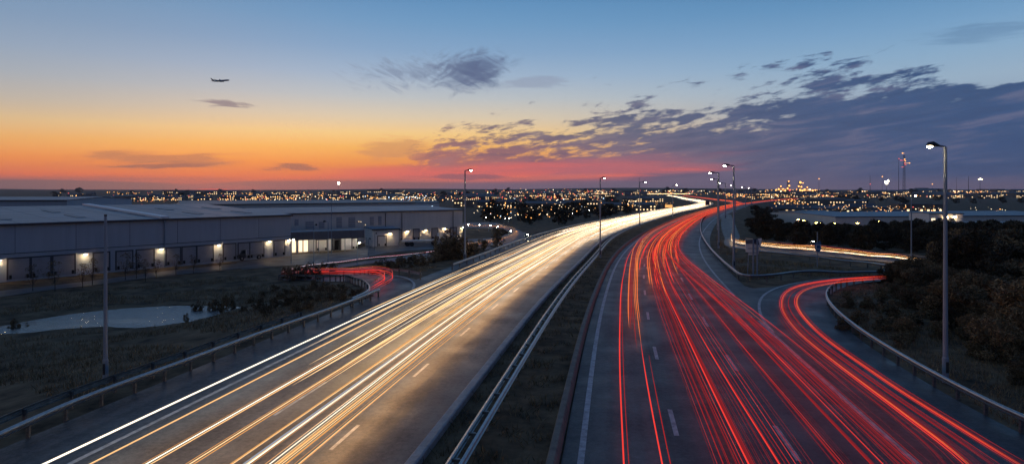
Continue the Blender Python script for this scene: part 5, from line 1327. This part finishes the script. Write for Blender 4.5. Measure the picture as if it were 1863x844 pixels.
# sodium lamps that really light the yard beyond the wood
M['yard_lens'] = glow('yard_sodium_lens', (1.0,.40,.08), 320)
yl = thing('yard_lamp', (0,0,-150), 'strong orange yard lamp lighting the ground beyond the wood', 'lamp', 'strong orange yard lamps')
mb = MB(); mb.tube([(0,0,-1),(0,0,7)], .12, 6); mb.build('pole', M['dark_metal'], yl); mb = MB(); mb.tube([(0,0,6.75),(0,0,6.8),(0,0,7.15)],[.85,.8,.2],12); mb.build('lamp_hood', M['dark_metal'], yl); mb = MB(); mb.ball((0,0,6.7), .45, 0, 8, 1, 1, .12); mb.build('lens', M['yard_lens'], yl)
for k_, (px, py) in enumerate(((1452,408),(1463,406),(1486,408),(1494,406),(1517,408),(1648,408),(1597,407),(1560,405))):
    Y = 218+R.uniform(-14, 14); x = (px-CX)*Y/F_PX; q = yl if k_ == 0 else dup(yl); q.location = (x, Y, float(T(x, Y)[0]))
# masts on the skyline
def mast(px, top, Y, label, lights=(), r=.8, cat='mast', name='mast', lattice=False, size=2.0):
    x = (px-CX)*Y/F_PX; z = float(T(x, Y)[0]); H = HC+(YH-top)*Y/F_PX-z
    root = thing(name, (x, Y, z), label, cat); mb = MB()
    if lattice:
        w = r*2.2
        for sx, sy in ((-1,-1),(1,-1),(1,1),(-1,1)): mb.tube([(sx*w,sy*w,-1),(sx*w*.4,sy*w*.4,H)], r*.22, 4)
        n = 12
        for i in range(n):
            a, b_ = i/n, (i+1)/n; wa, wb = w*(1-.6*a), w*(1-.6*b_)
            for s1, s2 in (((-1,-1),(1,-1)),((1,-1),(1,1)),((1,1),(-1,1)),((-1,1),(-1,-1))): mb.tube([(s1[0]*wa,s1[1]*wa,a*H),(s2[0]*wb,s2[1]*wb,b_*H)], r*.13, 4)
    else: mb.tube([(0,0,-1),(0,0,H)], [r, r*.45], 6)
    mb.build('pole', M['post'], root)
    for dx, py, k, s in lights:
        mb = MB(); mb.ball((dx*Y/F_PX, -r*1.5, HC+(YH-py)*Y/F_PX-z), s*Y/F_PX, 0, 8)
        if abs(dx) > 1: mb.tube([(0,0,HC+(YH-py)*Y/F_PX-z),(dx*Y/F_PX,-r*1.5,HC+(YH-py)*Y/F_PX-z)], r*.2, 4)
        mb.build('lamp', CL[k] if k != 'W' else M['flood'], root)
    return root
M['flood'] = glow('floodlight', (1.0,.86,.62), 30, False)
mast(616, 333, 900, 'floodlight mast glowing above the city behind the warehouses', ((0,333.5,'W',2.2),), .25)
mast(1613, 331, 1100, 'brightest white floodlight mast on the right hand skyline', ((-1.4,331.5,'W',2.4),(2.2,329.5,'W',1.4),(0,333.5,'W',1.6)), .5)
mast(1420, 339, 1290, 'low frame with orange lights left of the two works towers', ((0,339,'o',1.3),(-4,344,'o',1.5),(4,344,'o',1.3),(-9,346,'o',1.4),(8,347,'o',1.5),(0,348,'w',1.2)), 1.2, 'tower', 'tower', True)
mast(1468, 341, 1310, 'low frame with orange lights right of the two works towers', ((0,341,'o',1.2),(-5,345,'o',1.7),(5,345,'w',1.3),(-9,347,'o',1.6),(10,347,'o',1.4),(15,346,'o',1.2)), 1.2, 'tower', 'tower', True)
mast(1783, 326, 1000, 'twin headed floodlight mast right of the tall lamp post', ((-3,326.5,'w',1.2),(0,326,'W',1.1),(3,326.5,'w',1.2)), .5)
mast(1635, 287, 1500, 'tall thin dark mast on the right hand skyline', ((0,289,'r',.7),), .8)
mast(1645, 282, 1520, 'added lattice tower carrying warm reflection spots beside the thin mast', ((-4,279,'o',.9),(-7,292,'r',.7),(0,290,'o',1.0),(1.5,293,'o',.8),(0,297,'r',.8),(2,300,'r',.6),(9,297,'o',.8),(-5,304,'r',.5)), 1.3, 'tower', 'tower', True)  # tower added to hold light spots that look like glass reflections
mast(1434, 330, 1300, 'left tower of the orange lit works on the skyline', ((0,330,'o',1.2),(1,338,'o',1.6),(-2,343,'o',1.6),(2,346,'r',1.4)), 1.6, 'tower', 'tower', True)
mast(1455, 330, 1320, 'right tower of the orange lit works on the skyline', ((0,332,'o',2.0),(-3,339,'o',1.4),(2,340,'o',1.5),(0,346,'o',1.8),(5,333,'o',1.0)), 1.8, 'tower', 'tower', True)
mast(1583, 319, 1400, 'slim dark mast left of the brightest floodlight', ((0,335,'r',.7),), .7)
mast(1762, 321, 1300, 'slim dark mast between the tall lamp post and the twin floodlight', (), .8)
mast(1163, 323, 1300, 'slim dark mast on the skyline left of the road bend', (), .6)
mast(1490, 325, 1300, 'thin mast with one orange light right of the orange lit works', ((0,325.5,'o',.9),), .4)
mast(1605, 322, 1250, 'thin mast with one orange light left of the white floodlight', ((0,321.5,'o',.9),), .35)
mast(1696, 334, 1250, 'thin mast with one small light near the tall lamp post', ((0,335,'o',.8),), .35)
mast(1740, 322, 1350, 'mast with a wide dark bowl on the right hand skyline', (), .4)
# ---------------------------------------------------------------- air
def build_haze():
    m = bpy.data.materials.new('haze'); m.use_nodes = True; t = m.node_tree; t.nodes.clear()
    o = t.nodes.new('ShaderNodeOutputMaterial'); v = t.nodes.new('ShaderNodeVolumePrincipled')
    v.inputs['Color'].default_value = (.93, .88, .92, 1); v.inputs['Density'].default_value = 5e-5; v.inputs['Anisotropy'].default_value = .35
    t.links.new(v.outputs[0], o.inputs['Volume'])
    mb = MB(); mb.box((0, 4350, 190), (18600, 10400, 410)); h = mb.build('haze', m); tag(h, kind='stuff')
    S.cycles.volume_bounces = 0; S.cycles.volume_max_steps = 64
build_haze()
